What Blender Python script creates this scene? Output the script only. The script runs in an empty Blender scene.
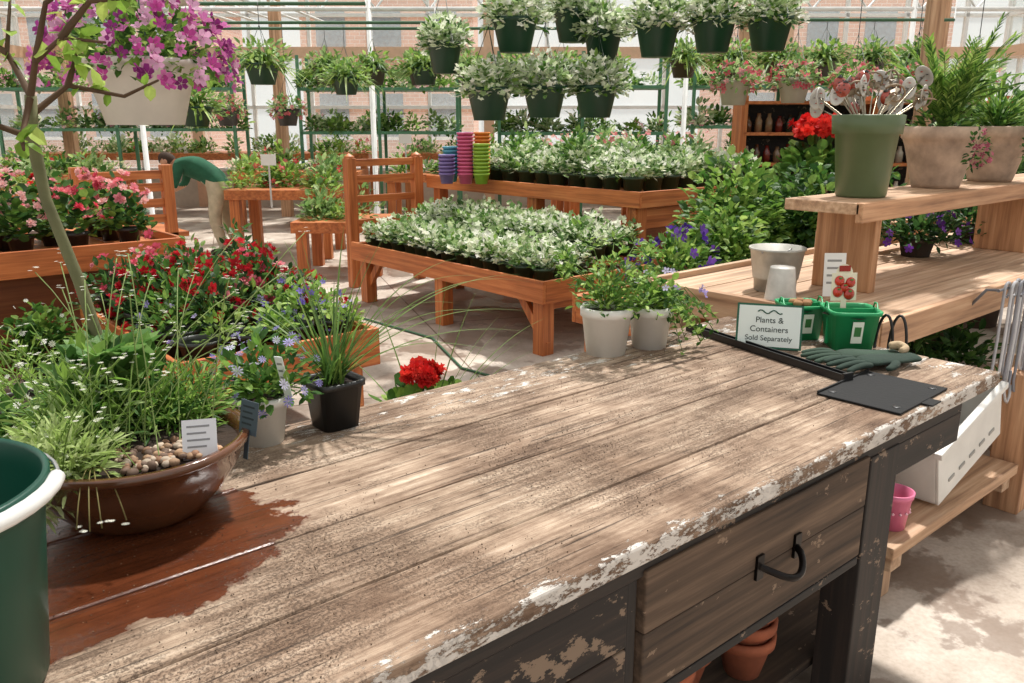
import bpy, math, random
import numpy as np
from mathutils import Vector, Matrix
rng=np.random.default_rng(11); random.seed(5)
TH=math.radians(40.5); CE,SE=math.cos(TH),math.sin(TH)
def S(X,Y):            # building grid (turned 40.5 deg against the furniture grid)
    return (X*CE+Y*SE, -X*SE+Y*CE)
def lin(r,g,b):
    f=lambda c:(c/255/12.92 if c/255<=.04045 else ((c/255+.055)/1.055)**2.4)
    return (f(r),f(g),f(b))
scene=bpy.context.scene
# ------------------------------------------------------------ materials
MATS={}
def newmat(name):
    m=bpy.data.materials.new(name); m.use_nodes=True
    nt=m.node_tree; nt.nodes.clear(); MATS[name]=m
    out=nt.nodes.new('ShaderNodeOutputMaterial')
    return m,nt,out
def N(nt,t,**k):
    n=nt.nodes.new(t)
    for a,b in k.items(): setattr(n,a,b)
    return n
def math_(nt,op,a,b=None,clamp=False):
    n=N(nt,'ShaderNodeMath',operation=op); n.use_clamp=clamp
    for i,x in enumerate((a,b)):
        if x is None: continue
        if isinstance(x,(int,float)): n.inputs[i].default_value=x
        else: nt.links.new(x,n.inputs[i])
    return n.outputs[0]
def noise(nt,vec,scale,detail=4,rough=.55,mapscale=None):
    if mapscale:
        mp=N(nt,'ShaderNodeMapping'); mp.inputs['Scale'].default_value=mapscale
        nt.links.new(vec,mp.inputs[0]); vec=mp.outputs[0]
    n=N(nt,'ShaderNodeTexNoise'); n.inputs['Scale'].default_value=scale
    n.inputs['Detail'].default_value=detail; n.inputs['Roughness'].default_value=rough
    nt.links.new(vec,n.inputs['Vector']); return n.outputs['Fac']
def ramp(nt,fac,stops):
    r=N(nt,'ShaderNodeValToRGB'); el=r.color_ramp.elements
    while len(el)<len(stops): el.new(.5)
    for e_,(p,c) in zip(el,stops): e_.position=p; e_.color=(*c[:3],1)
    nt.links.new(fac,r.inputs[0]); return r.outputs[0]
def mix(nt,fac,a,b,mode='MIX'):
    m=N(nt,'ShaderNodeMix',data_type='RGBA',blend_type=mode)
    for i,x in ((0,fac),(6,a),(7,b)):
        if isinstance(x,(int,float)): m.inputs[i].default_value=x
        elif isinstance(x,tuple): m.inputs[i].default_value=(*x[:3],1)
        else: nt.links.new(x,m.inputs[i])
    return m.outputs[2]
def step(nt,x,lo,hi):
    m=N(nt,'ShaderNodeMapRange'); m.interpolation_type='SMOOTHSTEP'
    nt.links.new(x,m.inputs[0]); m.inputs[1].default_value=lo; m.inputs[2].default_value=hi
    return m.outputs[0]
def bsdf(nt,out,col,rough=.5,**k):
    b=N(nt,'ShaderNodeBsdfPrincipled')
    if isinstance(col,tuple): b.inputs['Base Color'].default_value=(*col[:3],1)
    else: nt.links.new(col,b.inputs['Base Color'])
    if isinstance(rough,(int,float)): b.inputs['Roughness'].default_value=rough
    else: nt.links.new(rough,b.inputs['Roughness'])
    for a,v in k.items(): b.inputs[a].default_value=v
    nt.links.new(b.outputs[0],out.inputs[0]); return b
def bump(nt,b,h,strength=.3,dist=.01):
    n=N(nt,'ShaderNodeBump'); n.inputs['Strength'].default_value=strength; n.inputs['Distance'].default_value=dist
    nt.links.new(h,n.inputs['Height']); nt.links.new(n.outputs[0],b.inputs['Normal'])
def attr(nt): return N(nt,'ShaderNodeAttribute',attribute_name='Col').outputs['Color']
def ocoord(nt): return N(nt,'ShaderNodeTexCoord').outputs['Object']

def foliage(name,trans,rough,spec):
    m,nt,out=newmat(name); c=attr(nt)
    v=noise(nt,ocoord(nt),60,2); c=mix(nt,.5,c,ramp(nt,v,[(0.3,(.65,.65,.65)),(.7,(1.1,1.1,1.1))]),'MULTIPLY')
    b=bsdf(nt,out,c,rough); b.inputs['Specular IOR Level'].default_value=spec
    t=N(nt,'ShaderNodeBsdfTranslucent'); nt.links.new(c,t.inputs[0])
    mx=N(nt,'ShaderNodeMixShader'); mx.inputs[0].default_value=trans
    nt.links.new(b.outputs[0],mx.inputs[1]); nt.links.new(t.outputs[0],mx.inputs[2]); nt.links.new(mx.outputs[0],out.inputs[0])
foliage('leaf',.42,.5,.3); foliage('petal',.38,.6,.2)
def colmat(name,rough,metal=0,var=.15,bumps=0,coat=0):
    m,nt,out=newmat(name); o=ocoord(nt)
    v=noise(nt,o,9,5); c=mix(nt,1.0,attr(nt),ramp(nt,v,[(.3,(1-var*1.6,)*3),(.7,(1,1,1))]),'MULTIPLY')
    b=bsdf(nt,out,c,rough,Metallic=metal); b.inputs['Coat Weight'].default_value=coat
    if bumps: bump(nt,b,noise(nt,o,80,4),bumps,.004)
colmat('plastic',.38,var=.08); colmat('matte',.85,var=.25,bumps=.3); colmat('metal',.35,.8,.2)
colmat('paintmetal',.5,0,.1); colmat('clay',.8,0,.35,.3); colmat('cloth',.95,0,.2,.6)
colmat('skin',.5,0,.08); colmat('glaze',.14,0,.35,0,.5); colmat('soil',1,0,.5,1.0); colmat('paper',.7,0,.04); colmat('zinc',.5,.25,.3)
def wood(name,axis,cols,rough=.5,gs=1.0,flake=0):
    m,nt,out=newmat(name); o=ocoord(nt)
    s=[34*gs]*3; s[axis]=1.6*gs
    g=noise(nt,o,1,7,.6,tuple(s)); big=noise(nt,o,1.7,3)
    c=ramp(nt,g,[(.25,cols[0]),(.5,cols[1]),(.75,cols[2])])
    c=mix(nt,.6,c,ramp(nt,big,[(.3,(.6,.58,.55)),(.7,(1.1,1.1,1.1))]),'MULTIPLY')
    c=mix(nt,1.0,c,attr(nt),'MULTIPLY')
    if flake:
        pn=noise(nt,o,16,9,.7,(.6,1,1)); c=mix(nt,math_(nt,'MULTIPLY',step(nt,pn,flake,flake+.015),.6),c,lin(156,132,110))
    b=bsdf(nt,out,c,rough); bump(nt,b,g,.25,.004)
OR=(lin(132,68,34),lin(198,114,60),lin(224,148,90))
TN=(lin(128,98,76),lin(192,158,128),lin(226,200,172))
for i,a in enumerate('xyz'):
    wood('stained_'+a,i,OR); wood('bench_'+a,i,TN,.65)
    wood('aged_'+a,i,(lin(32,25,20),lin(84,68,54),lin(124,104,86)),.8,1.0,.62)
    wood('dark_'+a,i,(lin(15,12,11),lin(32,26,23),lin(60,46,38)),.65,1.0,.60)
wood('blotchy_x',0,(lin(14,11,10),lin(36,28,24),lin(72,54,42)),.7,1.0,.535)
def table_mat():
    m,nt,out=newmat('weathered_table'); o=ocoord(nt)
    sp=N(nt,'ShaderNodeSeparateXYZ'); nt.links.new(o,sp.inputs[0]); x,y,z=sp.outputs
    g=noise(nt,o,1,10,.75,(3.2,62,62)); g2=noise(nt,o,1,6,.7,(1.3,14,14)); big=noise(nt,o,2.1,6,.65); mid=noise(nt,o,13,7,.72,(.6,1,1))
    c=ramp(nt,g,[(.30,lin(98,82,70)),(.44,lin(158,138,120)),(.56,lin(188,170,152)),(.72,lin(216,204,190))])
    c=mix(nt,.65,c,ramp(nt,g2,[(.3,lin(170,150,132)),(.6,lin(255,253,250))]),'MULTIPLY')
    c=mix(nt,.75,c,ramp(nt,big,[(.34,lin(176,154,136)),(.58,(1.08,1.07,1.06))]),'MULTIPLY')
    c=mix(nt,.6,c,ramp(nt,mid,[(.36,lin(160,138,120)),(.58,(1.12,1.12,1.12))]),'MULTIPLY')
    c=mix(nt,1.0,c,attr(nt),'MULTIPLY')
    cr=noise(nt,o,1,5,.65,(1.6,80,10)); crm=step(nt,cr,.61,.645)
    c=mix(nt,math_(nt,'MULTIPLY',crm,.7),c,lin(54,42,34))
    d=noise(nt,o,170,6,.8); dm=noise(nt,o,2.7,6,.68,(1,1.5,1))
    dirt=math_(nt,'MULTIPLY',step(nt,d,.50,.60),step(nt,dm,.42,.60)); dirt=math_(nt,'MULTIPLY',dirt,.68)
    c=mix(nt,dirt,c,lin(88,68,54))
    e1=math_(nt,'MULTIPLY',math_(nt,'SUBTRACT',.955,y),16,True)
    e0=math_(nt,'MULTIPLY',math_(nt,'SUBTRACT',.895,y),200,True)
    e2=math_(nt,'MULTIPLY',math_(nt,'SUBTRACT',y,1.50),3.8,True)
    e3=math_(nt,'MULTIPLY',math_(nt,'SUBTRACT',x,2.3),2.8,True)
    em=math_(nt,'MAXIMUM',math_(nt,'MAXIMUM',math_(nt,'MULTIPLY',e1,1.22),math_(nt,'MULTIPLY',e2,.97)),e3); em=math_(nt,'ADD',em,math_(nt,'MULTIPLY',e0,.1))
    pn=noise(nt,o,21,10,.8,(.42,1,1)); thr=math_(nt,'SUBTRACT',pn,math_(nt,'SUBTRACT',.735,math_(nt,'MULTIPLY',em,.19)))
    pm=step(nt,thr,0,.014)
    c=mix(nt,math_(nt,'MULTIPLY',pm,.8),c,lin(226,220,212))
    wob=noise(nt,o,7,5,.65); dx=math_(nt,'DIVIDE',math_(nt,'SUBTRACT',x,.30),.35); dy=math_(nt,'DIVIDE',math_(nt,'SUBTRACT',y,1.47),.26)
    r=math_(nt,'SQRT',math_(nt,'ADD',math_(nt,'POWER',math_(nt,'ABSOLUTE',dx),2.6),math_(nt,'POWER',math_(nt,'ABSOLUTE',dy),2.6)))
    r=math_(nt,'ADD',r,math_(nt,'MULTIPLY',math_(nt,'SUBTRACT',wob,.5),1.1))
    wet=math_(nt,'SUBTRACT',1,step(nt,r,.95,1.01))
    wc=mix(nt,1.0,c,lin(160,102,72),'MULTIPLY'); wc=mix(nt,.45,wc,mix(nt,big,lin(50,28,18),lin(116,64,40)))
    c=mix(nt,wet,c,wc)
    rg=math_(nt,'SUBTRACT',.88,math_(nt,'MULTIPLY',wet,.68))
    b=bsdf(nt,out,c,rg)
    h=math_(nt,'ADD',g,math_(nt,'ADD',math_(nt,'MULTIPLY',dirt,.7),math_(nt,'MULTIPLY',pm,.6)))
    h=math_(nt,'SUBTRACT',h,math_(nt,'MULTIPLY',crm,.8))
    h=math_(nt,'MULTIPLY',h,math_(nt,'SUBTRACT',1,math_(nt,'MULTIPLY',wet,.85)))
    bump(nt,b,h,.8,.004)
table_mat()
def floor_mat():
    m,nt,out=newmat('concrete'); o=ocoord(nt)
    c=ramp(nt,noise(nt,o,1.3,9,.66),[(.35,lin(148,132,118)),(.5,lin(188,174,160)),(.65,lin(214,202,190))])
    c=mix(nt,.3,c,ramp(nt,noise(nt,o,60,4),[(.35,lin(200,190,180)),(.6,(1,1,1))]),'MULTIPLY')
    wn=noise(nt,o,1.9,7,.6); wet=step(nt,wn,.525,.56); c=mix(nt,math_(nt,'MULTIPLY',wet,.62),c,lin(116,96,82))
    br=N(nt,'ShaderNodeTexBrick'); br.offset=0; mp=N(nt,'ShaderNodeMapping'); mp.inputs['Rotation'].default_value=(0,0,TH*.55); mp.inputs['Location'].default_value=(.35,.5,0)
    nt.links.new(o,mp.inputs[0]); nt.links.new(mp.outputs[0],br.inputs[0])
    br.inputs['Scale'].default_value=1; br.inputs['Brick Width'].default_value=1.8; br.inputs['Row Height'].default_value=1.8; br.inputs['Mortar Size'].default_value=.007
    for i,cc in ((1,(1,1,1,1)),(2,(1,1,1,1)),(3,(.4,.34,.3,1))): br.inputs[i].default_value=cc
    c=mix(nt,1.0,c,br.outputs[0],'MULTIPLY')
    b=bsdf(nt,out,c,math_(nt,'SUBTRACT',.75,math_(nt,'MULTIPLY',wet,.4))); bump(nt,b,noise(nt,o,40,5),.08,.004)
floor_mat()
def glass_mat():
    m,nt,out=newmat('greenhouse_glazing'); o=ocoord(nt)
    t=N(nt,'ShaderNodeBsdfTranslucent'); c=ramp(nt,noise(nt,o,.8,4),[(.3,lin(215,220,220)),(.7,lin(245,246,244))]); nt.links.new(c,t.inputs[0])
    tr=N(nt,'ShaderNodeBsdfTransparent'); tr.inputs[0].default_value=(.95,.96,.95,1)
    mx=N(nt,'ShaderNodeMixShader'); mx.inputs[0].default_value=.84
    nt.links.new(t.outputs[0],mx.inputs[1]); nt.links.new(tr.outputs[0],mx.inputs[2]); nt.links.new(mx.outputs[0],out.inputs[0])
glass_mat()
def brick_mat():
    m,nt,out=newmat('brick_building'); tc=N(nt,'ShaderNodeTexCoord'); mp=N(nt,'ShaderNodeMapping'); mp.inputs['Rotation'].default_value=(math.pi/2,0,0)
    br=N(nt,'ShaderNodeTexBrick'); nt.links.new(tc.outputs['Object'],mp.inputs[0]); nt.links.new(mp.outputs[0],br.inputs[0]); br.inputs['Scale'].default_value=2.2
    for i,cc in ((1,lin(222,160,128)),(2,lin(206,146,116)),(3,lin(224,198,180))): br.inputs[i].default_value=(*cc,1)
    bsdf(nt,out,mix(nt,1.0,br.outputs[0],attr(nt),'MULTIPLY'),.85)
brick_mat()
def wicker_mat():
    m,nt,out=newmat('wicker'); o=ocoord(nt)
    w=N(nt,'ShaderNodeTexWave'); w.bands_direction='Z'; w.inputs['Scale'].default_value=22; w.inputs['Distortion'].default_value=3; nt.links.new(o,w.inputs[0])
    b=bsdf(nt,out,ramp(nt,w.outputs['Fac'],[(.2,lin(60,38,22)),(.7,lin(140,96,58))]),.7); bump(nt,b,w.outputs['Fac'],.8,.01)
wicker_mat()

# ------------------------------------------------------------ mesh builder
class MB:
    def __init__(s): s.V=[];s.C=[];s.F=[];s.n=0;s.m=[]
    def add(s,v,faces,mat,col=(1,1,1),smooth=True):
        v=np.asarray(v,float).reshape(-1,3)
        if mat not in s.m: s.m.append(mat)
        mi=s.m.index(mat)
        col=np.asarray(col,float)
        if col.ndim==1: col=np.tile(col,(len(v),1))
        s.V.append(v); s.C.append(col)
        if isinstance(faces,np.ndarray): groups=[faces]
        else:
            d={}
            for f in faces: d.setdefault(len(f),[]).append(f)
            groups=[np.array(g) for g in d.values()]
        for g in groups: s.F.append((g+s.n,mi,smooth))
        s.n+=len(v)
    def box(s,x0,x1,y0,y1,z0,z1,mat,col=(1,1,1),M=None):
        v=np.array([[x,y,z] for z in (z0,z1) for y in (y0,y1) for x in (x0,x1)],float)
        if M is not None: v=v@np.array(M.to_3x3()).T+np.array(M.translation)
        s.add(v,np.array([[0,2,3,1],[4,5,7,6],[0,1,5,4],[2,6,7,3],[0,4,6,2],[1,3,7,5]]),mat,col,False)
    def lathe(s,c,prof,mat,col=(1,1,1),seg=28,M=None,wob=0,sq=0):
        a=np.linspace(0,2*math.pi,seg,endpoint=False); ca,sa=np.cos(a),np.sin(a)
        if sq:
            k=(np.abs(ca)**sq+np.abs(sa)**sq)**(-1/sq); ca,sa=ca*k,sa*k
        V=np.concatenate([np.stack([r*ca,r*sa,np.full(seg,z)],1) for r,z in prof])
        if M is not None: V=V@np.array(M.to_3x3()).T
        V=V+np.array(c)
        n=len(prof); i=np.arange(seg); j=(i+1)%seg
        F=np.concatenate([np.stack([k*seg+i,k*seg+j,(k+1)*seg+j,(k+1)*seg+i],1) for k in range(n-1)])
        s.add(V,F,mat,col)
    def tube(s,pts,r,mat,col=(1,1,1),seg=6):
        P=np.array(pts,float); n=len(P)
        r=np.full(n,r) if np.isscalar(r) else np.array(r,float)
        T=np.gradient(P,axis=0); T/=np.linalg.norm(T,axis=1)[:,None]+1e-9
        ref=np.array([0,0,1.]) if abs(T[0,2])<.9 else np.array([1.,0,0])
        V=[]; 
        x=np.cross(T[0],ref); x/=np.linalg.norm(x)
        a=np.linspace(0,2*math.pi,seg,endpoint=False)
        for k in range(n):
            x=x-T[k]*np.dot(x,T[k]); x/=np.linalg.norm(x)+1e-9; y=np.cross(T[k],x)
            V.append(P[k]+r[k]*(np.cos(a)[:,None]*x+np.sin(a)[:,None]*y))
        V=np.concatenate(V); i=np.arange(seg); j=(i+1)%seg
        F=[tuple(q) for k in range(n-1) for q in np.stack([k*seg+i,k*seg+j,(k+1)*seg+j,(k+1)*seg+i],1)]
        F.append(tuple(range(seg))); F.append(tuple(range((n-1)*seg,n*seg)))
        s.add(V,F,mat,col)
    def scatter(s,T,pos,d,size,col,mat):
        tv,tf=T; n=len(pos)
        if n==0: return
        d=d/(np.linalg.norm(d,axis=1)[:,None]+1e-9)
        up=np.tile([0,0,1.],(n,1))+rng.normal(0,.35,(n,3))
        x=np.cross(d,up); x/=np.linalg.norm(x,axis=1)[:,None]+1e-9; z=np.cross(x,d)
        size=np.broadcast_to(size,(n,))[:,None,None]
        V=pos[:,None,:]+size*(tv[None,:,0,None]*x[:,None]+tv[None,:,1,None]*d[:,None]+tv[None,:,2,None]*z[:,None])
        k=len(tv); C=np.repeat(col,k,axis=0)
        off=(np.arange(n)*k)[:,None,None]
        d_={}
        for f in tf: d_.setdefault(len(f),[]).append(f)
        if mat not in s.m: s.m.append(mat)
        mi=s.m.index(mat)
        for g in d_.values():
            g=np.array(g); s.F.append(((g[None]+off).reshape(-1,g.shape[1])+s.n,mi,len(tv)>12))
        s.V.append(V.reshape(-1,3)); s.C.append(C); s.n+=n*k
    def blade(s,base,d,L,w,droop,col,mat='leaf',nseg=7):
        d=np.array(d,float); d/=np.linalg.norm(d); side=np.cross(d,[0,0,1.]); side/=np.linalg.norm(side)+1e-9
        V=[];
        for k in range(nseg+1):
            t=k/nseg; p=np.array(base)+d*L*t+np.array([d[0]*.35,d[1]*.35,-1])*droop*L*t*t
            ww=w*(1-t**2.2)*.5+.0003; nrm=np.cross(side,d)
            V+= [p-side*ww+nrm*ww*.4,p,p+side*ww+nrm*ww*.4]
        F=[]
        for k in range(nseg):
            a=3*k; F+=[(a,a+1,a+4,a+3),(a+1,a+2,a+5,a+4)]
        s.add(V,F,mat,col)
    def obj(s,name,bevel=0,parent=None):
        V=np.concatenate(s.V); C=np.concatenate(s.C)
        me=bpy.data.meshes.new(name)
        me.vertices.add(len(V)); me.vertices.foreach_set('co',V.ravel())
        loops=[];starts=[];mi=[];sm=[];st=0
        for f,m,smo in s.F:
            n,k=f.shape; loops.append(f.ravel()); starts.append(st+np.arange(n)*k); st+=n*k
            mi.append(np.full(n,m)); sm.append(np.full(n,smo))
        loops=np.concatenate(loops); starts=np.concatenate(starts)
        me.loops.add(len(loops)); me.loops.foreach_set('vertex_index',loops.astype(np.int32))
        me.polygons.add(len(starts)); me.polygons.foreach_set('loop_start',starts.astype(np.int32))
        me.polygons.foreach_set('material_index',np.concatenate(mi).astype(np.int32))
        me.polygons.foreach_set('use_smooth',np.concatenate(sm))
        me.update(calc_edges=True)
        at=me.color_attributes.new('Col','FLOAT_COLOR','POINT')
        at.data.foreach_set('color',np.concatenate([C,np.ones((len(C),1))],1).astype(np.float32).ravel())
        for m in s.m: me.materials.append(MATS[m])
        me.validate()
        o=bpy.data.objects.new(name,me); scene.collection.objects.link(o)
        if bevel:
            b=o.modifiers.new('bevel','BEVEL'); b.width=bevel; b.segments=2; b.limit_method='ANGLE'; b.angle_limit=math.radians(50)
        if parent: o.parent=parent
        return o
def leafT(w,c=.06,tipdrop=.12):
    v=np.array([[0,0,0],[-w*.8,.3,c],[0,.3,0],[w*.8,.3,c],[-w*.75,.68,c*.7-tipdrop*.4],[0,.68,-tipdrop*.4],[w*.75,.68,c*.7-tipdrop*.4],[0,1,-tipdrop]])
    return v,[(0,2,1),(0,3,2),(1,2,5,4),(2,3,6,5),(4,5,7),(5,6,7)]
LEAF=leafT(.28); LEAFW=leafT(.42,.1,.2); LEAFN=leafT(.11)
def lobed(n,inner,cup):
    v=[[0,.5,-cup]]
    for k in range(2*n):
        a=-math.pi/2+math.pi*2*k/(2*n); r=.5 if k%2 else inner
        v.append([math.cos(a)*r,.5+math.sin(a)*r,rng.uniform(-.03,.05)])
    return np.array(v),[(0,1+k,1+(k+1)%(2*n)) for k in range(2*n)]
LOBED=lobed(5,.3,.06); ROUND=lobed(6,.46,.08)
def flowerT(n,cup,w,layers=1,center=True):
    v=[];f=[]
    for L in range(layers):
        for k in range(n):
            a=2*math.pi*(k+.5*L)/n; r=1-.35*L; b=len(v); h=cup+.18*L
            for (rr,da,hh) in ((.05,0,0),(.6,-w,h*.7),(1,-w*.45,h),(1,w*.45,h),(.6,w,h*.7)):
                v.append([math.cos(a+da)*rr*r*.5,hh*.5+.02*L,math.sin(a+da)*rr*r*.5])
            f.append((b,b+1,b+2,b+3,b+4))
    return np.array(v),f
FL5=flowerT(5,.25,.55); FLD=flowerT(5,.35,.6,3); DAISY=flowerT(9,.05,.25)
PET=flowerT(5,.55,.62)
def V3(*a): return np.array(a,float)
def cols(n,pal,var=.18,w=None):
    pal=np.array([lin(*p) for p in pal]); c=pal[rng.choice(len(pal),n,p=w)]
    return c*rng.uniform(1-var,1+var,(n,1))
def hemi(n,zmin=-.1):
    z=rng.uniform(zmin,1,n); a=rng.uniform(0,2*math.pi,n); r=np.sqrt(np.clip(1-z*z,0,1))
    return np.stack([r*np.cos(a),r*np.sin(a),z],1)
def bush(mb,c,r,h,n,T,size,pal,mat='leaf',shell=.5,up=.2,zmin=-.1,spread=.45,var=.2,w=None):
    u=hemi(n,zmin); rad=(shell+(1-shell)*rng.random(n))[:,None]; rx,ry=(r if isinstance(r,tuple) else (r,r))
    pos=np.array(c)+u*rad*np.array([rx,ry,h])
    d=u*[1,1,.7]+rng.normal(0,spread,(n,3))+[0,0,up]
    mb.scatter(T,pos,d,size*rng.uniform(.7,1.2,n),cols(n,pal,var,w),mat)
def bed(mb,x0,x1,y0,y1,z,h,n,T,size,pal,mat='leaf',up=.6,M=None,var=.2,w=None):
    p=np.stack([rng.uniform(x0,x1,n),rng.uniform(y0,y1,n),z+h*rng.random(n)**.6],1)
    if M: 
        a=np.array([M(q[0],q[1]) for q in p]); p[:,:2]=a
    d=rng.normal(0,.6,(n,3))+[0,0,up]
    mb.scatter(T,p,d,size*rng.uniform(.7,1.25,n),cols(n,pal,var,w),mat)
GREEN=[(104,144,62),(78,118,50),(136,170,80),(60,98,42)]
DGREEN=[(62,98,50),(46,80,40),(84,124,60)]
LGREEN=[(148,182,84),(120,158,66),(172,200,110)]
FGREEN=[(150,178,112),(122,158,90),(178,200,136),(96,132,74)]  # lightened greens: haze of the far plants put into the leaf colour
GREY=[(244,248,226),(214,226,188),(250,250,238),(158,184,126)]
GREY2=[(204,218,170),(158,186,126),(232,238,208),(108,144,84)]
def pot_profile(r0,r1,h,t=.004,rim=.012,rimh=.02):
    return [(.001,0),(r0,0),(r1-rim*.3,h-rimh),(r1+rim*.5,h-rimh),(r1+rim*.6,h),(r1-t,h),(r1-t-.002,h-rimh),(r0-t,.01),(.001,.01)]
def pot(mb,c,r0,r1,h,mat,col,soil=True,seg=28,rim=.012,rimh=.02,sq=0):
    mb.lathe(c,pot_profile(r0,r1,h,.004,rim,rimh),mat,col,seg,sq=sq)
    if soil: mb.lathe(c,[(r1*.97,h*.86),(r1*.5,h*.9),(.001,h*.91)],'soil',lin(60,42,30),seg,sq=sq)
def skin_mesh(verts,edges,radii,sub=2):
    me=bpy.data.meshes.new('tmp'); me.from_pydata([tuple(v) for v in verts],edges,[]); me.update()
    o=bpy.data.objects.new('tmp',me); scene.collection.objects.link(o)
    mo=o.modifiers.new('s','SKIN'); sv=me.skin_vertices[0].data if me.skin_vertices else None
    if sv is None:
        bpy.context.view_layer.objects.active=o
        bpy.ops.mesh.customdata_skin_add(); sv=me.skin_vertices[0].data
    for i,r in enumerate(radii):
        sv[i].radius=(r,r) if np.isscalar(r) else r
    sv[0].use_root=True
    sb=o.modifiers.new('u','SUBSURF'); sb.levels=sub
    dg=bpy.context.evaluated_depsgraph_get(); ev=o.evaluated_get(dg); m2=ev.to_mesh()
    V=np.array([v.co[:] for v in m2.vertices]); F=[tuple(p.vertices) for p in m2.polygons]
    ev.to_mesh_clear(); bpy.data.objects.remove(o,do_unlink=True); bpy.data.meshes.remove(me)
    return V,F

# ------------------------------------------------------------ room shell
SM=Matrix(((CE,SE,0,0),(-SE,CE,0,0),(0,0,1,0),(0,0,0,1)))
def sbox(mb,X0,X1,Y0,Y1,z0,z1,mat,col=(1,1,1)): mb.box(X0,X1,Y0,Y1,z0,z1,mat,col,SM)
mb=MB(); sbox(mb,-22,22,-6,34,-.1,0,'concrete'); mb.obj('floor')
WHITE=lin(240,240,237); TAN=lin(222,184,154)
def glazed(name,X0,X1,Y0,Y1,h=6):
    mb=MB(); along=abs(X1-X0)>abs(Y1-Y0); L=(X1-X0) if along else (Y1-Y0)
    def bx(t0,t1,w,z0,z1,mat,col=(1,1,1)):
        if along: sbox(mb,X0+t0,X0+t1,Y0-w,Y0+w,z0,z1,mat,col)
        else: sbox(mb,X0-w,X0+w,Y0+t0,Y0+t1,z0,z1,mat,col)
    bx(0,L,.05,0,.7,'paintmetal',lin(200,190,176)); bx(0,L,.006,.7,h,'greenhouse_glazing')
    k=0
    while k*1.15<L:
        t=k*1.15; bx(t,t+.06,.05,.7,h,'paintmetal',WHITE)
        if k%5==0: bx(t-.05,t+.15,.12,0,h,'paintmetal',TAN)
        k+=1
    for z in (.7,1.9,3.6,4.2): bx(0,L,.05,z,z+.06,'paintmetal',WHITE)
    bx(0,L,.1,2.85,3.05,'paintmetal',TAN)
    mb.obj(name)
glazed('wall_back',-12,12,17,17); glazed('wall_left',-9.5,-9.5,-5,17); glazed('wall_right',9.5,9.5,-5,17)
mb=MB()
for k in range(10):
    Y=-3+k*2.2
    for sx in (-1,1):
        P=[(*S(sx*9.5,Y),4.6),(*S(0,Y),7.2)]; mb.tube(P,.05,'paintmetal',WHITE)
for X in (-9.5,-5,0,5,9.5):
    z=7.2-abs(X)/9.5*2.6; mb.tube([(*S(X,-4),z),(*S(X,17),z)],.04,'paintmetal',WHITE)
mb.obj('ceiling')
for (X0,X1,Y0,h) in ((-6.5,-1.2,27,7.5),(6.5,13,26,6.5),(-17,-9.5,27,5.5)):
    mb=MB(); sbox(mb,X0,X1,Y0,Y0+4,0,h,'brick_building',(1.1,1.05,1)); sbox(mb,X0-.2,X1+.2,Y0-.2,Y0+4.2,h,h+.3,'paintmetal',lin(200,190,180))
    n=int((X1-X0)/1.7)
    for k in range(n):
        for z in (1.2,3.6,5.6):
            if z+1.3<h: sbox(mb,X0+.5+k*1.7,X0+1.4+k*1.7,Y0-.04,Y0,z,z+1.3,'glaze',lin(110,130,146)); sbox(mb,X0+.42+k*1.7,X0+1.48+k*1.7,Y0-.08,Y0,z-.1,z,'paintmetal',WHITE)
    mb.obj('brick_building')
for X,Y in ((-4.05,15.1),(-7.8,15.1),(3.9,14.7),(6.3,13)):
    mb=MB(); sbox(mb,X-.09,X+.09,Y-.09,Y+.09,0,4.9,'bench_z',(1.1,.98,.9)); mb.obj('timber_post')
mb=MB()
for z in (3.25,3.75): mb.tube([(*S(-9.4,13),z),(*S(9.4,13),z)],.035,'paintmetal',WHITE)
for k in range(23):
    X=-9.2+k*.8; mb.tube([(*S(X,13),3.25),(*S(X+.4,13),3.75),(*S(X+.8,13),3.25)],.018,'paintmetal',WHITE)
for X,Y in ((-9.0,13),(-5.6,13),(-2.1,13),(2.6,13),(5.9,13)):
    mb.tube([(*S(X,Y),0),(*S(X,Y),4.6)],.04,'paintmetal',WHITE)
for k in range(5):
    mb.tube([(*S(-8.5+k*.7,9),4.3-k*.05),(*S(-5+k*.4,16),3.4)],.02,'paintmetal',WHITE)
mb.obj('roof_truss')

# ------------------------------------------------------------ work table
mb=MB()
edges=[.889,1.105,1.335,1.60,1.90]; tone=[(.99,.96,.93),(.93,.91,.88),(1.0,.98,.96),(1.07,1.06,1.05)]
for i in range(4):
    mb.box(-.6,2.76,edges[i]+.002,edges[i+1]-.002,.855,.9+.001*(i%2),'weathered_table',tone[i])
top=mb.obj('table_top',.006)
mb=MB()
mb.box(-.5,2.6,.93,.96,.795,.855,'dark_x')
mb.box(-.5,.2,.93,.955,.5,.795,'dark_x')
mb.box(.22,1.09,.932,.955,.655,.795,'blotchy_x'); mb.box(.22,1.09,.932,.955,.50,.65,'blotchy_x',(1.3,1.2,1.1))
mb.box(1.09,1.12,.935,.95,.45,.795,'dark_z')
mb.box(1.13,2.015,.922,.95,.67,.81,'aged_x',(1.12,1.06,1.02)); mb.box(1.13,2.015,.923,.95,.525,.668,'aged_x',(1.0,.95,.92))
mb.box(2.03,2.19,.925,1.03,0,.80,'dark_z'); mb.box(2.19,2.6,.93,.955,.70,.795,'dark_x')
mb.box(2.5,2.62,1.75,1.86,0,.80,'dark_z'); mb.box(-.5,-.35,.93,1.05,0,.8,'dark_z'); mb.box(-.5,-.35,1.75,1.86,0,.8,'dark_z')
mb.box(2.6,2.63,.95,1.86,.70,.855,'dark_y'); mb.box(-.5,2.6,1.83,1.86,.70,.855,'dark_x'); mb.box(-.53,-.5,.95,1.86,.6,.855,'dark_y')
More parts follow.
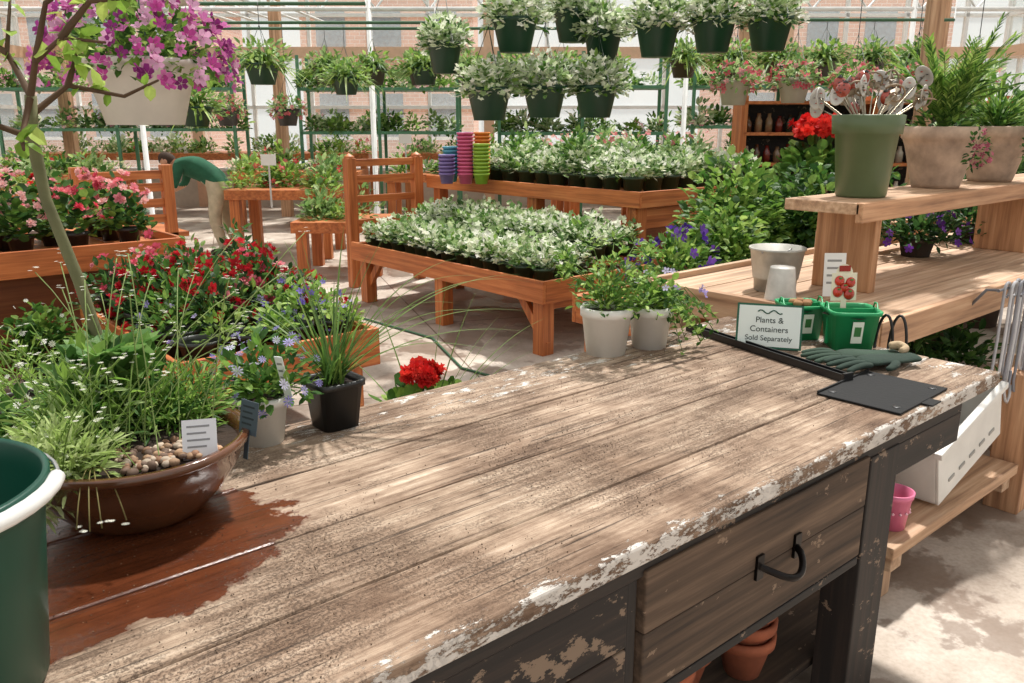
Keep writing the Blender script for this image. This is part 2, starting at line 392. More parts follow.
mb.box(1.14,2.0,.95,1.5,.53,.55,'aged_x'); mb.box(1.14,1.16,.95,1.5,.53,.76,'aged_y'); mb.box(1.98,2.0,.95,1.5,.53,.76,'aged_y')
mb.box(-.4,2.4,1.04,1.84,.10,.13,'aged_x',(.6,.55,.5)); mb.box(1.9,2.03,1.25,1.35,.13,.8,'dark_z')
mb.box(1.13,2.015,.925,.95,.495,.520,'dark_x')
frame=mb.obj('table_frame',.004)
mb=MB()
hx=1.60
mb.tube([(hx-.075+.15*t,.922-.055*math.sin(math.pi*t)**.6,.675-.03*math.sin(math.pi*t)) for t in np.linspace(0,1,15)],.0085,'metal',lin(34,30,29),10)
for sx in (-.078,.078): mb.box(hx+sx-.013,hx+sx+.013,.915,.923,.645,.705,'metal',lin(34,30,29))
handle=mb.obj('drawer_pull')
wt=bpy.data.objects.new('potting_work_table',None); scene.collection.objects.link(wt)
for o in (top,frame,handle): o.parent=wt
mb=MB()
CR=(np.array([[0,0,.5],[.5,0,-.1],[-.3,.45,-.1],[-.3,-.45,-.1]]),[(0,1,2),(0,2,3),(0,3,1),(1,3,2)])
cx=[];cy=[]
for k in range(60):
    a,b=rng.uniform(.1,2.2),rng.uniform(.95,1.8); s_=rng.uniform(.02,.12); m=int(rng.uniform(20,60)); cx.append(rng.normal(a,s_*1.5,m)); cy.append(rng.normal(b,s_,m))
cx=np.concatenate(cx); cy=np.concatenate(cy)
k=(cx>-.4)&(cx<2.6)&(cy>.9)&(cy<1.88); cx,cy=cx[k],cy[k]; n=len(cx)
mb.scatter(CR,np.stack([cx,cy,np.full(n,.9015)],1),rng.normal(0,1,(n,3)),.0026*rng.uniform(.4,1.6,n),cols(n,[(110,86,66),(84,64,48),(132,106,84)]),'soil'); mb.obj('soil_crumbs')

for i,(a,b,nn) in enumerate(((1.66,1.22,3),(1.84,1.14,4),(1.50,1.16,3),(1.64,1.5,4))):
    mb=MB()
    for q in range(nn): pot(mb,(a,b,.131+q*.05),.05,.08,.13,'clay',lin(176,98,66),False,24,.012,.03)
    mb.obj('terracotta_pot_stack')

# ------------------------------------------------------------ bowl planter
bc=(.425,1.640,.901)
mb=MB()
mb.lathe(bc,[(.001,0),(.115,0),(.13,.012),(.165,.05),(.197,.10),(.208,.135),(.218,.14),(.220,.155),(.205,.155),(.195,.13),(.15,.06),(.001,.04)],'glaze',lin(104,64,40),48)
mb.lathe(bc,[(.196,.128),(.1,.14),(.001,.145)],'soil',lin(58,42,30),32)
bz=bc[2]+.135
for (dx,dy,r,h,n,T,sz,pal,mt) in [
  (-.06,.08,.13,.16,800,LEAFN,.045,LGREEN+FGREEN,'leaf'),(.09,.07,.11,.13,900,LEAFN,.03,GREEN+LGREEN,'leaf'),(.0,.14,.12,.20,300,LEAF,.06,GREEN,'leaf'),
  (-.14,-.05,.10,.09,800,LEAFN,.04,[(196,212,148),(170,192,114)],'leaf'),(.15,.10,.09,.12,600,LEAFN,.03,LGREEN+GREEN,'leaf')]:
    bush(mb,(bc[0]+dx,bc[1]+dy,bz),r,h,n,T,sz,pal,mt,shell=.2)
bush(mb,(bc[0]-.20,bc[1]-.05,bz-.02),.08,.06,400,LEAFN,.04,[(196,212,148),(214,222,176)],zmin=-.9,shell=.3)
n=70; mb.scatter(DAISY,V3(bc[0]-.14,bc[1],bz+.05)+rng.normal(0,.07,(n,3)),rng.normal(0,.5,(n,3))+[0,0,1],.012,cols(n,[(240,244,220)]),'petal')
for k in range(14):
    a=rng.uniform(0,6.28); mb.scatter(LEAFW,np.array([[bc[0]+.02,bc[1]+.13,bz+.10]]),np.array([[math.cos(a),math.sin(a),1.3]]),.13,cols(1,[(130,168,94),(102,148,74)]),'leaf')
n=110
p=np.stack([bc[0]+rng.uniform(-.06,.12,n),bc[1]+rng.uniform(-.16,-.04,n),np.full(n,bz+.008)],1)
PB=(np.array([[math.cos(t)*math.cos(q)*.5,math.sin(t)*math.cos(q)*.5,math.sin(q)*.35] for q in (-1,-.3,.4,1.1) for t in np.linspace(0,6.28,7)[:-1]]),[(j*6+i,j*6+(i+1)%6,(j+1)*6+(i+1)%6,(j+1)*6+i) for j in range(3) for i in range(6)]+[(18,19,20,21,22,23)])
mb.scatter(PB,p,rng.normal(0,1,(n,3)),.018*rng.uniform(.7,1.3,n),cols(n,[(186,150,118),(150,112,86),(116,92,76),(206,186,164)]),'clay')
def stem(mb,p0,q,bow=.03,col=(130,160,80),tips=3):
    q[2]=max(q[2],.925); mid=(p0+q)/2+V3(0,0,bow); pp=[(1-t)**2*p0+2*t*(1-t)*mid+t*t*q for t in np.linspace(0,1,7)]
    mb.tube(pp,.0012,'leaf',lin(*col),4)
    for _ in range(tips): mb.scatter(DAISY,(q+rng.normal(0,.008,3))[None],np.array([[0,0,1.]]),.01,cols(1,[(240,240,225)]),'petal')
for k in range(34):
    a=rng.uniform(0,6.28); L=rng.uniform(.12,.30)
    p0=V3(bc[0]-.1+rng.normal(0,.05),bc[1]+rng.normal(0,.05),bz); stem(mb,p0,p0+V3(math.cos(a)*.6,math.sin(a)*.6,.8)*L)
for k in range(30):
    X=rng.uniform(-.25,.30); Y=rng.uniform(-.05,.35); dx,dy=S(X,Y); p0=V3(bc[0]+rng.normal(0,.06),bc[1]+rng.normal(0,.06),bz); stem(mb,p0,p0+V3(dx,dy,rng.uniform(.12,.38)),.08,(150,170,104),4)
for k in range(4):
    dx,dy=S(rng.uniform(0,.12),rng.uniform(-.18,-.1)); p0=V3(*(np.array(bc[:2])+np.array(S(-.02,-.12))),bz); stem(mb,p0,p0+V3(dx,dy,-.04),.08,(150,140,90),2)
mb.obj('planted_ceramic_bowl')
def tag(name,c,w,h,yaw,tilt,col,stake=.05):
    mb=MB(); M=Matrix.Translation(c)@Matrix.Rotation(yaw,4,'Z')@Matrix.Rotation(tilt,4,'X')
    mb.box(-w/2,w/2,-.001,.001,0,h,'paper',col,M); mb.box(-w*.12,w*.12,-.001,.001,-stake,0,'paper',col,M)
    for k in range(4): mb.box(-w*.36,w*.3-.1*w*(k%2),-.0016,-.001,h*(.8-.17*k),h*(.8-.17*k)+h*.05,'paper',tuple(x*.35 for x in col),M)
    return mb.obj(name)
yv=-TH
tag('plant_label',(.50,1.49,1.035),.062,.075,yv+.25,-.35,lin(222,222,226)); tag('plant_label',(.61,1.53,1.045),.052,.068,yv-.6,-.2,lin(70,84,92))
tag('plant_label',(.80,1.74,1.03),.02,.11,yv-.3,.3,lin(235,240,238),.03)

# ------------------------------------------------------------ small tree
mb=MB()
def sp(x,y,z): return S(x,y)+(z,)
P=[sp(-.845,1.70,1.02),sp(-.865,1.70,1.15),sp(-.90,1.70,1.33),sp(-.945,1.70,1.5),sp(-.955,1.70,1.62),sp(-.94,1.69,1.70)]
mb.tube(P,[.014,.0125,.012,.011,.013,.011],'matte',lin(116,116,80),12)
T0=(-.94,1.69,1.70)
br=[[T0,(-.90,1.65,1.76),(-.83,1.62,1.80),(-.74,1.6,1.79)],[T0,(-.98,1.7,1.78),(-.97,1.72,1.88)],[(-.955,1.70,1.62),(-1.02,1.62,1.66),(-1.10,1.57,1.66)],
 [(-.955,1.70,1.66),(-.88,1.72,1.72),(-.78,1.74,1.70),(-.70,1.72,1.73)],[(-.90,1.65,1.76),(-.85,1.62,1.86),(-.78,1.62,1.90)],[T0,(-.93,1.62,1.62),(-.90,1.57,1.60)],[(-.83,1.62,1.80),(-.76,1.6,1.86),(-.68,1.62,1.87)],[(-.88,1.72,1.72),(-.84,1.7,1.79)],[(-.98,1.7,1.78),(-1.04,1.68,1.82),(-1.06,1.66,1.88)]]
for b in br:
    q=[sp(*p_) for p_ in b]; mb.tube(q,np.linspace(.0075,.0025,len(q)),'matte',lin(92,68,46),6)
    for k in range(8):
        t=rng.uniform(.35,1)*(len(q)-1); i=int(min(t,len(q)-2)); p=np.array(q[i])*(1-(t-i))+np.array(q[i+1])*(t-i)
        mb.scatter(LEAFW,p[None],rng.normal(0,.7,(1,3))+[[0,0,.1]],rng.uniform(.025,.05),cols(1,[(160,190,84),(130,166,66),(182,204,104)]),'leaf')
mb.obj('standard_topiary_tree')

# ------------------------------------------------------------ green bucket
bk=(.015,1.245,.902)
mb=MB(); BG=lin(14,72,56)
mb.lathe(bk,[(.001,0),(.152,0),(.156,.006),(.182,.262),(.182,.264),(.190,.266),(.192,.298),(.186,.302),(.182,.295),(.178,.265),(.146,.02),(.001,.015)],'plastic',BG,64)
R_=-.25; d0=np.array(S(math.cos(R_+1.57),math.sin(R_+1.57))); dv=np.array(S(math.cos(R_),math.sin(R_)))
hp=[]
for t in np.linspace(0,math.pi,21):
    x=math.cos(t)*.197; y=math.sin(t)*.203; h=.285+.005*math.sin(t)
    q=np.array(bk[:2])+d0*x+dv*y; hp.append((q[0],q[1],bk[2]+h))
mb.tube(hp,.003,'metal',(.6,.6,.6),6); mb.tube(hp[6:14],.0105,'plastic',lin(232,232,228),12)
mb.obj('green_plastic_bucket')

# ------------------------------------------------------------ pots on table
mb=MB(); c=(.955,1.815,.901)
pot(mb,c,.048,.062,.125,'plastic',lin(30,30,30),True,32,.008,.015,sq=6)
for k in range(60):
    a=rng.uniform(0,6.28); el=rng.uniform(.9,3.0)
    mb.blade((c[0]+rng.normal(0,.012),c[1]+rng.normal(0,.012),c[2]+.11),(math.cos(a),math.sin(a),el),rng.uniform(.16,.34),.006,rng.uniform(.05,.4),cols(1,[(94,130,58),(130,158,76),(70,102,48)])[0],nseg=8)
for (X,Y,dz,L,dr) in ((1,.1,1.3,.62,.5),(1,.3,1.0,.66,.45),(1,-.1,1.8,.6,.5),(.8,.5,1.6,.66,.4),(.6,.2,2.4,.62,.3),(-.5,.3,2.4,.55,.3),(.2,.3,2.8,.52,.2),(1,.4,.7,.6,.4),(1,0,.9,.5,.5),(.4,.1,2.2,.55,.35),(-.8,.2,1.6,.5,.45),(1,.2,1.9,.72,.5),(-.3,0,2.6,.5,.2),(.9,.6,1.1,.75,.4),(1,.5,1.4,.8,.5),(-1,.5,1.2,.55,.4)):
    dx,dy=S(X,Y); mb.blade((c[0],c[1],c[2]+.11),(dx,dy,dz),L*.95,.008,dr,lin(112,140,76),nseg=16)
mb.obj('potted_spike_grass')
mb=MB(); c=(.77,1.825,.901); pot(mb,c,.045,.062,.12,'plastic',lin(228,228,222))
bush(mb,(c[0],c[1],c[2]+.12),.13,.15,420,LEAF,.035,GREEN,shell=.15)
bush(mb,(c[0]+.02,c[1],c[2]+.12),.15,.17,46,DAISY,.026,[(176,168,220),(214,210,236),(150,142,208)],'petal',shell=.85)
mb.obj('potted_fan_flower')
def whitepot(name,c,r,h,fn):
    mb=MB(); pot(mb,c,r*.78,r,h,'plastic',lin(238,236,230),True,36,.008,.03); fn(mb); mb.obj(name)
def f1(mb):
    c=(1.985,1.84,1.055); bush(mb,c,.13,.15,300,LEAF,.03,LGREEN+GREEN,shell=.2)
    for k in range(36):
        a=rng.uniform(0,6.28); q=V3(*c)+V3(math.cos(a)*.14,math.sin(a)*.14,rng.uniform(.02,.20)); mb.tube([c,(V3(*c)+q)/2+V3(0,0,.03),q],.0015,'leaf',lin(110,140,60),4)
        bush(mb,q,.025,.03,14,LEAF,.026,LGREEN+GREEN)
def f2(mb):
    c=V3(2.16,1.80,1.045); bush(mb,c,.12,.11,300,LEAFW,.03,LGREEN+GREEN,shell=.2)
    for k in range(22):
        a=rng.uniform(-2.0,.9); L=rng.uniform(.14,.28); q1=c+V3(math.cos(a)*.5,math.sin(a)*.5,.25)*L; q2=c+V3(math.cos(a)*L,math.sin(a)*L,-.14*rng.random()); q2[2]=max(q2[2],.91)
        mb.tube([c,q1,q2],.0015,'leaf',lin(100,130,56),4)
        for t in np.linspace(.3,1,9):
            p=(c*(1-t)**2+2*q1*t*(1-t)+q2*t*t); mb.scatter(LEAFW,np.tile(p,(2,1)),rng.normal(0,.7,(2,3))+[0,0,.2],.022,cols(2,LGREEN+GREEN),'leaf')
    bush(mb,c+V3(.06,-.02,.03),.13,.11,14,FL5,.024,[(176,160,226),(214,206,240)],'petal',shell=.9)
whitepot('white_pot_of_ivy',(1.985,1.84,.901),.084,.16,f1); whitepot('white_pot_of_bacopa',(2.16,1.80,.901),.074,.145,f2)

def text(parent,body,loc,size,M,col,name):
    cu=bpy.data.curves.new(name,'FONT'); cu.body=body; cu.size=size; cu.align_x='CENTER'; cu.extrude=.0003
    m=MATS.get('ink_%s'%name)
    if not m:
        m,nt,out=newmat('ink_%s'%name); nz=noise(nt,ocoord(nt),20); bsdf(nt,out,ramp(nt,nz,[(.3,col),(.7,tuple(x*1.2 for x in col))]),.7)
    cu.materials.append(m); o=bpy.data.objects.new(name,cu); scene.collection.objects.link(o)
    o.matrix_world=M@Matrix.Translation(loc)@Matrix.Rotation(math.pi/2,4,'X'); o.parent=parent
mb=MB(); M=Matrix.Translation((2.435,1.51,.903))@Matrix.Rotation(-TH-.28,4,'Z')@Matrix.Rotation(-.22,4,'X')
mb.box(-.108,.108,-.0015,.0015,0,.152,'paper',lin(40,96,74),M); mb.box(-.101,.101,-.002,-.0015,.007,.145,'paper',lin(230,238,232),M)
mb.box(-.1,.1,0,.05,0,.003,'paper',lin(200,215,210),M); mb.tube([M@Vector((-.04+.08*t,-.003,.125+.006*math.sin(t*12))) for t in np.linspace(0,1,12)],.0022,'paper',lin(30,80,60),5)
sg=mb.obj('table_sign')
for i,(t,z,s_) in enumerate((('Plants &',.088,.028),('Containers',.057,.028),('Sold Separately',.027,.025))): text(sg,t,(0,-.003,z),s_,M,lin(24,44,38),'lettering')

mb=MB(); M=Matrix.Translation((2.29,1.15,.901))@Matrix.Rotation(math.atan2(.71,.16),4,'Z'); BK=lin(22,22,24)
mb.box(0,.72,-.016,.016,0,.003,'plastic',BK,M); mb.box(0,.72,-.016,-.011,0,.025,'plastic',BK,M); mb.box(0,.72,.011,.016,0,.025,'plastic',BK,M)
mb.box(-.01,0,-.02,.02,0,.03,'plastic',BK,M); mb.obj('black_plastic_channel',.001)
mb=MB(); M=Matrix.Translation((2.275,1.03,.902))@Matrix.Rotation(.04,4,'Z'); BK=lin(14,14,15)
mb.box(-.16,.16,-.118,.118,0,.006,'matte',BK,M); mb.box(-.16,.16,.112,.118,.006,.012,'matte',BK,M); mb.box(-.03,.03,-.15,-.118,0,.005,'matte',BK,M)
for i in range(2):
    for j in range(2): mb.lathe(M@Vector((-.12+.24*i,-.09+.18*j,.006)),[(.012,0),(.01,.003),(.001,.003)],'plastic',lin(40,40,42),12)
mb.obj('black_cutting_plate',.002)
mb=MB()
for gi,(gx,gy,rot,cl) in enumerate(((2.58,1.22,2.5,lin(54,74,60)),(2.55,1.14,2.75,lin(42,60,50)))):
    GM=Matrix.Translation((gx,gy,.918+gi*.008))@Matrix.Rotation(rot,4,'Z')@Matrix.Diagonal((1.2,1.15,.8,1))
    def put(V,F): 
        W=np.array([(GM@Vector(v))[:] for v in V]); mb.add(W,F,'cloth',cl)
    V,F=skin_mesh([(0,0,0),(.05,0,.004),(.10,0,0),(-.045,0,-.002),(-.085,.005,.002)],[(0,1),(1,2),(0,3),(3,4)],[(.042,.014),(.045,.018),(.042,.014),(.034,.016),(.046,.016)]); put(V,F)
    for k,(y0,L_,an) in enumerate(((-.034,.055,-.28),(-.012,.07,-.08),(.012,.068,.1),(.034,.058,.3))):
        V,F=skin_mesh([(.09,y0,0),(.12,y0+math.sin(an)*.02,.006),(.12+L_*.5,y0+math.sin(an)*L_*.6,.002),(.12+L_,y0+math.sin(an)*L_,-.008)],[(0,1),(1,2),(2,3)],[.012,.012,.011,.009]); put(V,F)
    V,F=skin_mesh([(.01,.03,0),(.04,.06,.0),(.075,.075,-.004)],[(0,1),(1,2)],[.014,.013,.01]); put(V,F)
mb.obj('garden_gloves')
mb=MB(); 
V,F=skin_mesh([(2.63,1.19,.944),(2.65,1.165,.950),(2.64,1.135,.944),(2.61,1.14,.940)],[(0,1),(1,2),(2,3)],[.013,.016,.014,.011]); mb.add(V,F,'cloth',lin(200,176,142)); mb.obj('twine_bundle')
mb=MB()
for dx,dy in ((0,0),(.025,-.035)):
    mb.tube([(2.715+dx,1.245+dy+math.cos(t)*.03,.905+math.sin(t)*.12) for t in np.linspace(0,math.pi,14)],.005,'plastic',lin(26,24,24),8)
mb.obj('black_hose_loop')
def pack(c,yaw,w=.068,h=.10,card=False):
    mb=MB(); gc=lin(36,160,98)
    M=Matrix.Translation(c)@Matrix.Rotation(yaw,4,'Z')
    def L(p): return M@Vector(p)
    mb.lathe(c,[(.001,0),(w*.86,0),(w*1.02,h*.9),(w*1.08,h*.9),(w*1.12,h),(w*1.0,h),(w*.98,h*.92),(w*.82,.01),(.001,.01)],'plastic',gc,32,M=Matrix.Rotation(yaw,4,'Z'),sq=7)
    mb.box(-w*1.0,w*1.0,-.003,.003,.01,h*.99,'plastic',gc,M); mb.lathe(c,[(w*.96,h*.85),(.001,h*.88)],'soil',lin(60,44,32),24,sq=7)
    for sx in (-1,1): mb.tube([L((sx*w*1.05,-.02,h)),L((sx*w*1.05,-.01,h+.018)),L((sx*w*1.05,.01,h+.018)),L((sx*w*1.05,.02,h))],.003,'plastic',gc,6)
    T=M@Matrix.Translation((0,-w*.97,h*.5))@Matrix.Rotation(.13,4,'X')
    mb.box(-.018,.018,-.006,-.003,-h*.28,h*.28,'paper',lin(230,236,220),T); mb.box(-.011,.011,-.007,-.006,-h*.1,h*.15,'paper',lin(60,120,60),T)
    if not card:
        for k in range(5):
            a=k*1.3; p=L((math.cos(a)*.025,math.sin(a)*.025,h)); mb.lathe(p,[(.001,-.012),(.014,-.008),(.018,0),(.013,.009),(.001,.012)],'matte',lin(176,130,90),12)
    return mb.obj('green_seedling_pot')
pack((2.675,1.54,.901),-TH+.1,.068,.125); pack((2.682,1.355,.901),-TH-.05,.078,.135,card=True)
mb=MB(); M=Matrix.Translation((2.69,1.39,1.055))@Matrix.Rotation(-TH+.1,4,'Z')@Matrix.Rotation(-.1,4,'X')
mb.box(-.045,.045,-.001,.001,0,.095,'paper',lin(228,222,196),M); mb.box(-.01,.01,-.001,.001,-.10,0,'paper',lin(228,222,196),M)
RX=(M.to_3x3()@Matrix.Rotation(math.pi/2,3,'X')).to_4x4()
mb.lathe(M@Vector((0,0,.095)),[(.03,-.001),(.001,-.001)],'paper',lin(228,222,196),24,M=RX)
mb.box(-.02,.02,-.002,-.001,.10,.12,'paper',lin(150,40,30),M)
for (x,z,r) in ((-.022,.03,.019),(.018,.022,.020),(.022,.062,.018),(-.018,.068,.018),(.0,.045,.016)):
    mb.lathe(M@Vector((x,-.003,z)),[(.001,-r*.2),(r*.8,-r*.1),(r,.0),(r*.7,r*.25),(.001,r*.35)],'glaze',lin(220,52,30),18,M=RX)
    mb.box(x-.005,x+.005,-.012,-.008,z+r*.4,z+r*.7,'paper',lin(70,120,50),M)
mb.obj('tomato_label_card')

# ------------------------------------------------------------ right bench with raised shelf
mb=MB()
for k in range(5): mb.box(2.82,6.2,1.33+k*.2,1.52+k*.2,.935,.965,'bench_x',(1.05+.04*(k%2),)*3)
mb.box(2.80,6.2,1.295,1.33,.865,.975,'bench_x',(1,.88,.78)); mb.box(2.785,2.82,1.30,2.33,.86,.98,'bench_y',(1,.88,.8)); mb.box(2.8,6.2,2.33,2.36,.87,.99,'bench_x')
mb.box(3.80,3.96,1.08,1.22,0,.62,'bench_z',(1.0,.82,.68)); mb.box(2.84,2.96,1.34,1.46,.235,.93,'bench_z',(.6,.5,.42)); mb.box(5.3,5.43,1.16,1.28,0,.93,'bench_z',(1,.8,.62)); mb.box(2.85,2.98,2.2,2.32,0,.93,'bench_z'); mb.box(5.3,5.43,2.2,2.32,0,.93,'bench_z')
for k,(y0,y1) in enumerate(((1.10,1.28),(1.36,1.52),(1.60,1.76))): mb.box(2.66,3.79,y0,y1,.19,.235,'bench_x',(1.05,.98,.92)); mb.box(3.97,6.0,y0,y1,.19,.235,'bench_x',(1.05,.98,.92))
for x in (2.7,3.7,4.4,5.8): mb.box(x,x+.08,1.12,1.9,.12,.19,'bench_y')
mb.box(2.7,2.78,1.15,1.25,0,.12,'bench_z')
mb.box(3.07,6.2,1.56,1.88,1.305,1.35,'bench_x',(1.02,.96,.9)); mb.box(3.07,6.2,1.545,1.575,1.275,1.352,'bench_x',(1,.82,.68))
for x in (3.30,5.0): mb.box(x,x+.05,1.60,1.86,.965,1.305,'bench_z',(.95,.74,.56))
mb.box(3.9,6.2,2.10,2.14,1.0,1.12,'bench_x',(1,.8,.62)); mb.box(3.9,3.98,2.14,2.2,.96,1.12,'bench_z')
mb.obj('two_tier_display_bench',.004)
mb=MB(); mb.lathe((2.90,1.76,.966),[(.001,.135),(.046,.135),(.048,.13),(.061,.01),(.064,0),(.058,0),(.042,.12)],'zinc',lin(222,218,210),28); mb.obj('upturned_tin_pot')
mb=MB(); mb.lathe((3.08,1.90,.966),[(.001,0),(.085,0),(.088,.05),(.092,.05),(.094,.06),(.110,.17),(.116,.172),(.116,.18),(.110,.18),(.08,.02),(.001,.01)],'zinc',lin(206,204,194),32)
mb.tube([(3.08+.115*math.cos(t),1.90,.966+.17-.02*math.sin(t)) for t in np.linspace(0,math.pi,9)],.003,'metal',(.5,.5,.5)); mb.obj('galvanised_bucket')
tag('price_card',(3.05,1.62,.985),.085,.17,-TH,-.1,lin(230,230,226),.018)
mb=MB(); c=(2.82,1.19,.236)
mb.lathe(c,[(.001,0),(.046,0),(.06,.12),(.064,.12),(.067,.14),(.060,.14),(.044,.01),(.001,.01)],'plastic',lin(230,124,160),24)
for k in range(14):
    t=k*.449; mb.lathe((c[0]+.056*math.cos(t),c[1]+.056*math.sin(t),c[2]+.07),[(.001,-.006),(.006,0),(.001,.006)],'plastic',lin(246,190,206),8)
mb.obj('pink_flower_pot')
mb=MB(); M=Matrix.Translation((3.36,1.20,.325))@Matrix.Rotation(-.28,4,'Y')
WC=lin(226,224,218)
mb.box(-.28,.28,-.05,.12,0,.012,'plastic',WC,M); mb.box(-.28,.28,-.062,-.05,0,.24,'plastic',WC,M); mb.box(-.28,.28,.12,.132,0,.24,'plastic',WC,M); mb.box(-.28,-.268,-.05,.12,0,.24,'plastic',WC,M); mb.box(.268,.28,-.05,.12,0,.24,'plastic',WC,M)
mb.box(-.295,.295,-.08,-.05,.22,.245,'plastic',WC,M)
for q in range(5): mb.box(-.2+q*.09,-.15+q*.09,-.066,-.06,.06,.075,'plastic',lin(150,148,142),M)
mb.obj('white_plastic_crate',.004)
# plant hangers with curled tops
mb=MB()
for k in range(15):
    a=3.60+k*.036; y=1.225-.014*(k%3); z1=.55+.04*(k%4); hc=lin(*[(176,176,180),(206,206,208),(140,140,146)][k%3])
    curl=[(a+.028-.028*math.cos(t),y-.03,1.0+.030*math.sin(t)) for t in np.linspace(-.2,4.6,12)][::-1]
    p=curl+[(a,y-.03,.95),(a+.003,y-.03,.8),(a+.012*(k%2),y-.025,z1),(a+.014,y-.03,z1-.04),(a+.035,y-.03,z1-.055),(a+.055,y-.03,z1-.035),(a+.055,y-.03,z1+.02)]
    mb.tube(p,.006,'paintmetal',hc,7)
mb.tube([(3.55,1.20,1.005),(4.2,1.20,1.005)],.006,'paintmetal',lin(120,120,124),8)
for a in (3.57,4.18): mb.tube([(a,1.20,1.005),(a,1.25,1.0),(a,1.30,.93)],.006,'paintmetal',lin(120,120,124),8)
mb.obj('plant_hanger_hooks')
mb=MB()
for i,(a,b) in enumerate(((3.9,1.7),(4.3,1.6),(4.1,2.1),(4.6,1.9))):
    pot(mb,(a,b,.236),.09,.13,.2,'plastic',lin(44,50,46),True,20); bush(mb,(a,b,.43),.2,.3,260,LEAF,.07,DGREEN,shell=.3)
mb.obj('stored_shade_plants')

# planters on shelf
mb=MB(); c=(3.37,1.715,1.351)
mb.lathe(c,[(.001,0),(.095,0),(.10,.01),(.122,.25),(.135,.252),(.141,.325),(.133,.328),(.125,.32),(.115,.25),(.085,.02),(.001,.015)],'plastic',lin(92,108,74),40)
mb.lathe(c,[(.12,.29),(.001,.30)],'soil',lin(70,50,36),24)
for k in range(30):
    a=rng.uniform(0,6.28); r=.09*rng.random()**.5; b0=V3(c[0]+math.cos(a)*r*.6,c[1]+math.sin(a)*r*.6,c[2]+.28); e_=b0+V3(math.cos(a)*r*2.0,math.sin(a)*r*2.0,rng.uniform(.07,.20))
    mb.tube([b0,e_],.003,'metal',lin(170,160,140),6)
    Mq=Matrix.Rotation(-TH+rng.uniform(-.9,.9),4,'Z')@Matrix.Rotation(rng.uniform(-.6,.6),4,'Y')@Matrix.Rotation(math.pi/2+rng.uniform(-.4,.4),4,'X')
    kind=k%4
    if kind in(0,1):
        cc=lin(*[(232,230,222),(206,202,192)][kind])
        mb.lathe(e_,[(.001,-.012),(.022,-.009),(.036,.0),(.033,.002),(.02,-.004),(.001,-.008)],'zinc',cc,18,M=Mq@Matrix.Diagonal((.85,1.25,1,1)))
        for q in range(4): mb.lathe(e_+np.array(Mq@Vector((.012*math.cos(q*1.57),.02*math.sin(q*1.57),.004))),[(.001,.003),(.007,0),(.001,-.001)],'paper',lin(*[(50,40,36),(180,60,44)][q%2]),8)
    elif kind==2:
        mb.lathe(e_,[(.03,0),(.026,.012),(.014,.019),(.001,.021)],'glaze',lin(176,70,50),16,M=Mq)
        mb.lathe(e_+np.array(Mq@Vector((0,.028,.004))),[(.001,-.008),(.012,0),(.001,.009)],'glaze',lin(30,26,24),10)
        for q in range(5): mb.lathe(e_+np.array(Mq@Vector((.015*math.cos(q*1.26),.015*math.sin(q*1.26),.016))),[(.001,.004),(.005,0),(.001,-.003)],'glaze',lin(30,26,24),8)
    else:
        mb.tube([e_+np.array(Mq@Vector((math.cos(t)*.03*t/6,math.sin(t)*.03*t/6,0))) for t in np.linspace(0,9,22)],.004,'zinc',lin(150,128,100),6)
        for q in range(4): mb.scatter(LEAFW,np.array([e_]),rng.normal(0,1,(1,3)),.05,cols(1,[(210,200,184),(160,146,124)]),'zinc')
mb.obj('planter_of_garden_ornaments')
def bigpot(name,c,fn,s=1.0):
    mb=MB(); mb.lathe(c,[(r*s,z*s) for r,z in [(.001,0),(.105,0),(.112,.02),(.155,.19),(.168,.225),(.178,.235),(.18,.285),(.168,.288),(.155,.24),(.09,.03),(.001,.02)]],'clay',lin(204,176,152),44)
    fn(mb,c); mb.obj(name)
def palm(mb,c):
    for k in range(60):
        a=rng.uniform(0,6.28); el=rng.uniform(1.0,4); L=rng.uniform(.3,.6); d=V3(math.cos(a),math.sin(a),el); d/=np.linalg.norm(d); b0=V3(c[0],c[1],c[2]+.25); dr=rng.uniform(.1,.5)
        pp=[b0+d*L*t+V3(d[0]*.3,d[1]*.3,-1)*dr*L*t*t for t in np.linspace(0,1,24)]
        mb.tube(pp,.002,'leaf',lin(110,146,70),4)
        P_=np.array(pp[4:]); tn=P_-np.array(pp[3:-1]); tn/=np.linalg.norm(tn,axis=1)[:,None]; sd=np.cross(tn,[0,0,1.]); sd/=np.linalg.norm(sd,axis=1)[:,None]+1e-9
        for s_ in (-1,1): mb.scatter(LEAFN,P_,sd*s_+tn*1.6,.05,cols(len(P_),GREEN+LGREEN),'leaf')
    bush(mb,(c[0],c[1],c[2]+.25),.14,.12,150,LEAF,.05,GREEN)
def mixd(mb,c):
    bush(mb,(c[0],c[1],c[2]+.25),.2,.3,500,LEAF,.045,GREEN,shell=.2)
    for k in range(90):
        a=rng.uniform(0,6.28); mb.blade((c[0],c[1],c[2]+.25),(math.cos(a),math.sin(a),rng.uniform(.5,2.5)),rng.uniform(.25,.55),.008,.4,cols(1,GREEN+LGREEN)[0])
bigpot('terracotta_pot_of_palm',(4.12,1.735,1.351),palm,.97); bigpot('terracotta_pot_of_mixed_foliage',(4.78,1.74,1.351),mixd,.97)
for (a,b) in ((4.02,1.53),(4.70,1.54)):
    mb=MB(); bush(mb,(a,b,1.53),(.13,.02),.09,80,LEAF,.03,DGREEN,zmin=-.9); bush(mb,(a,b-.02,1.53),(.13,.02),.09,26,FL5,.026,[(166,80,104),(190,110,130)],'petal',zmin=-.9)
    mb.obj('trailing_pink_flowers')

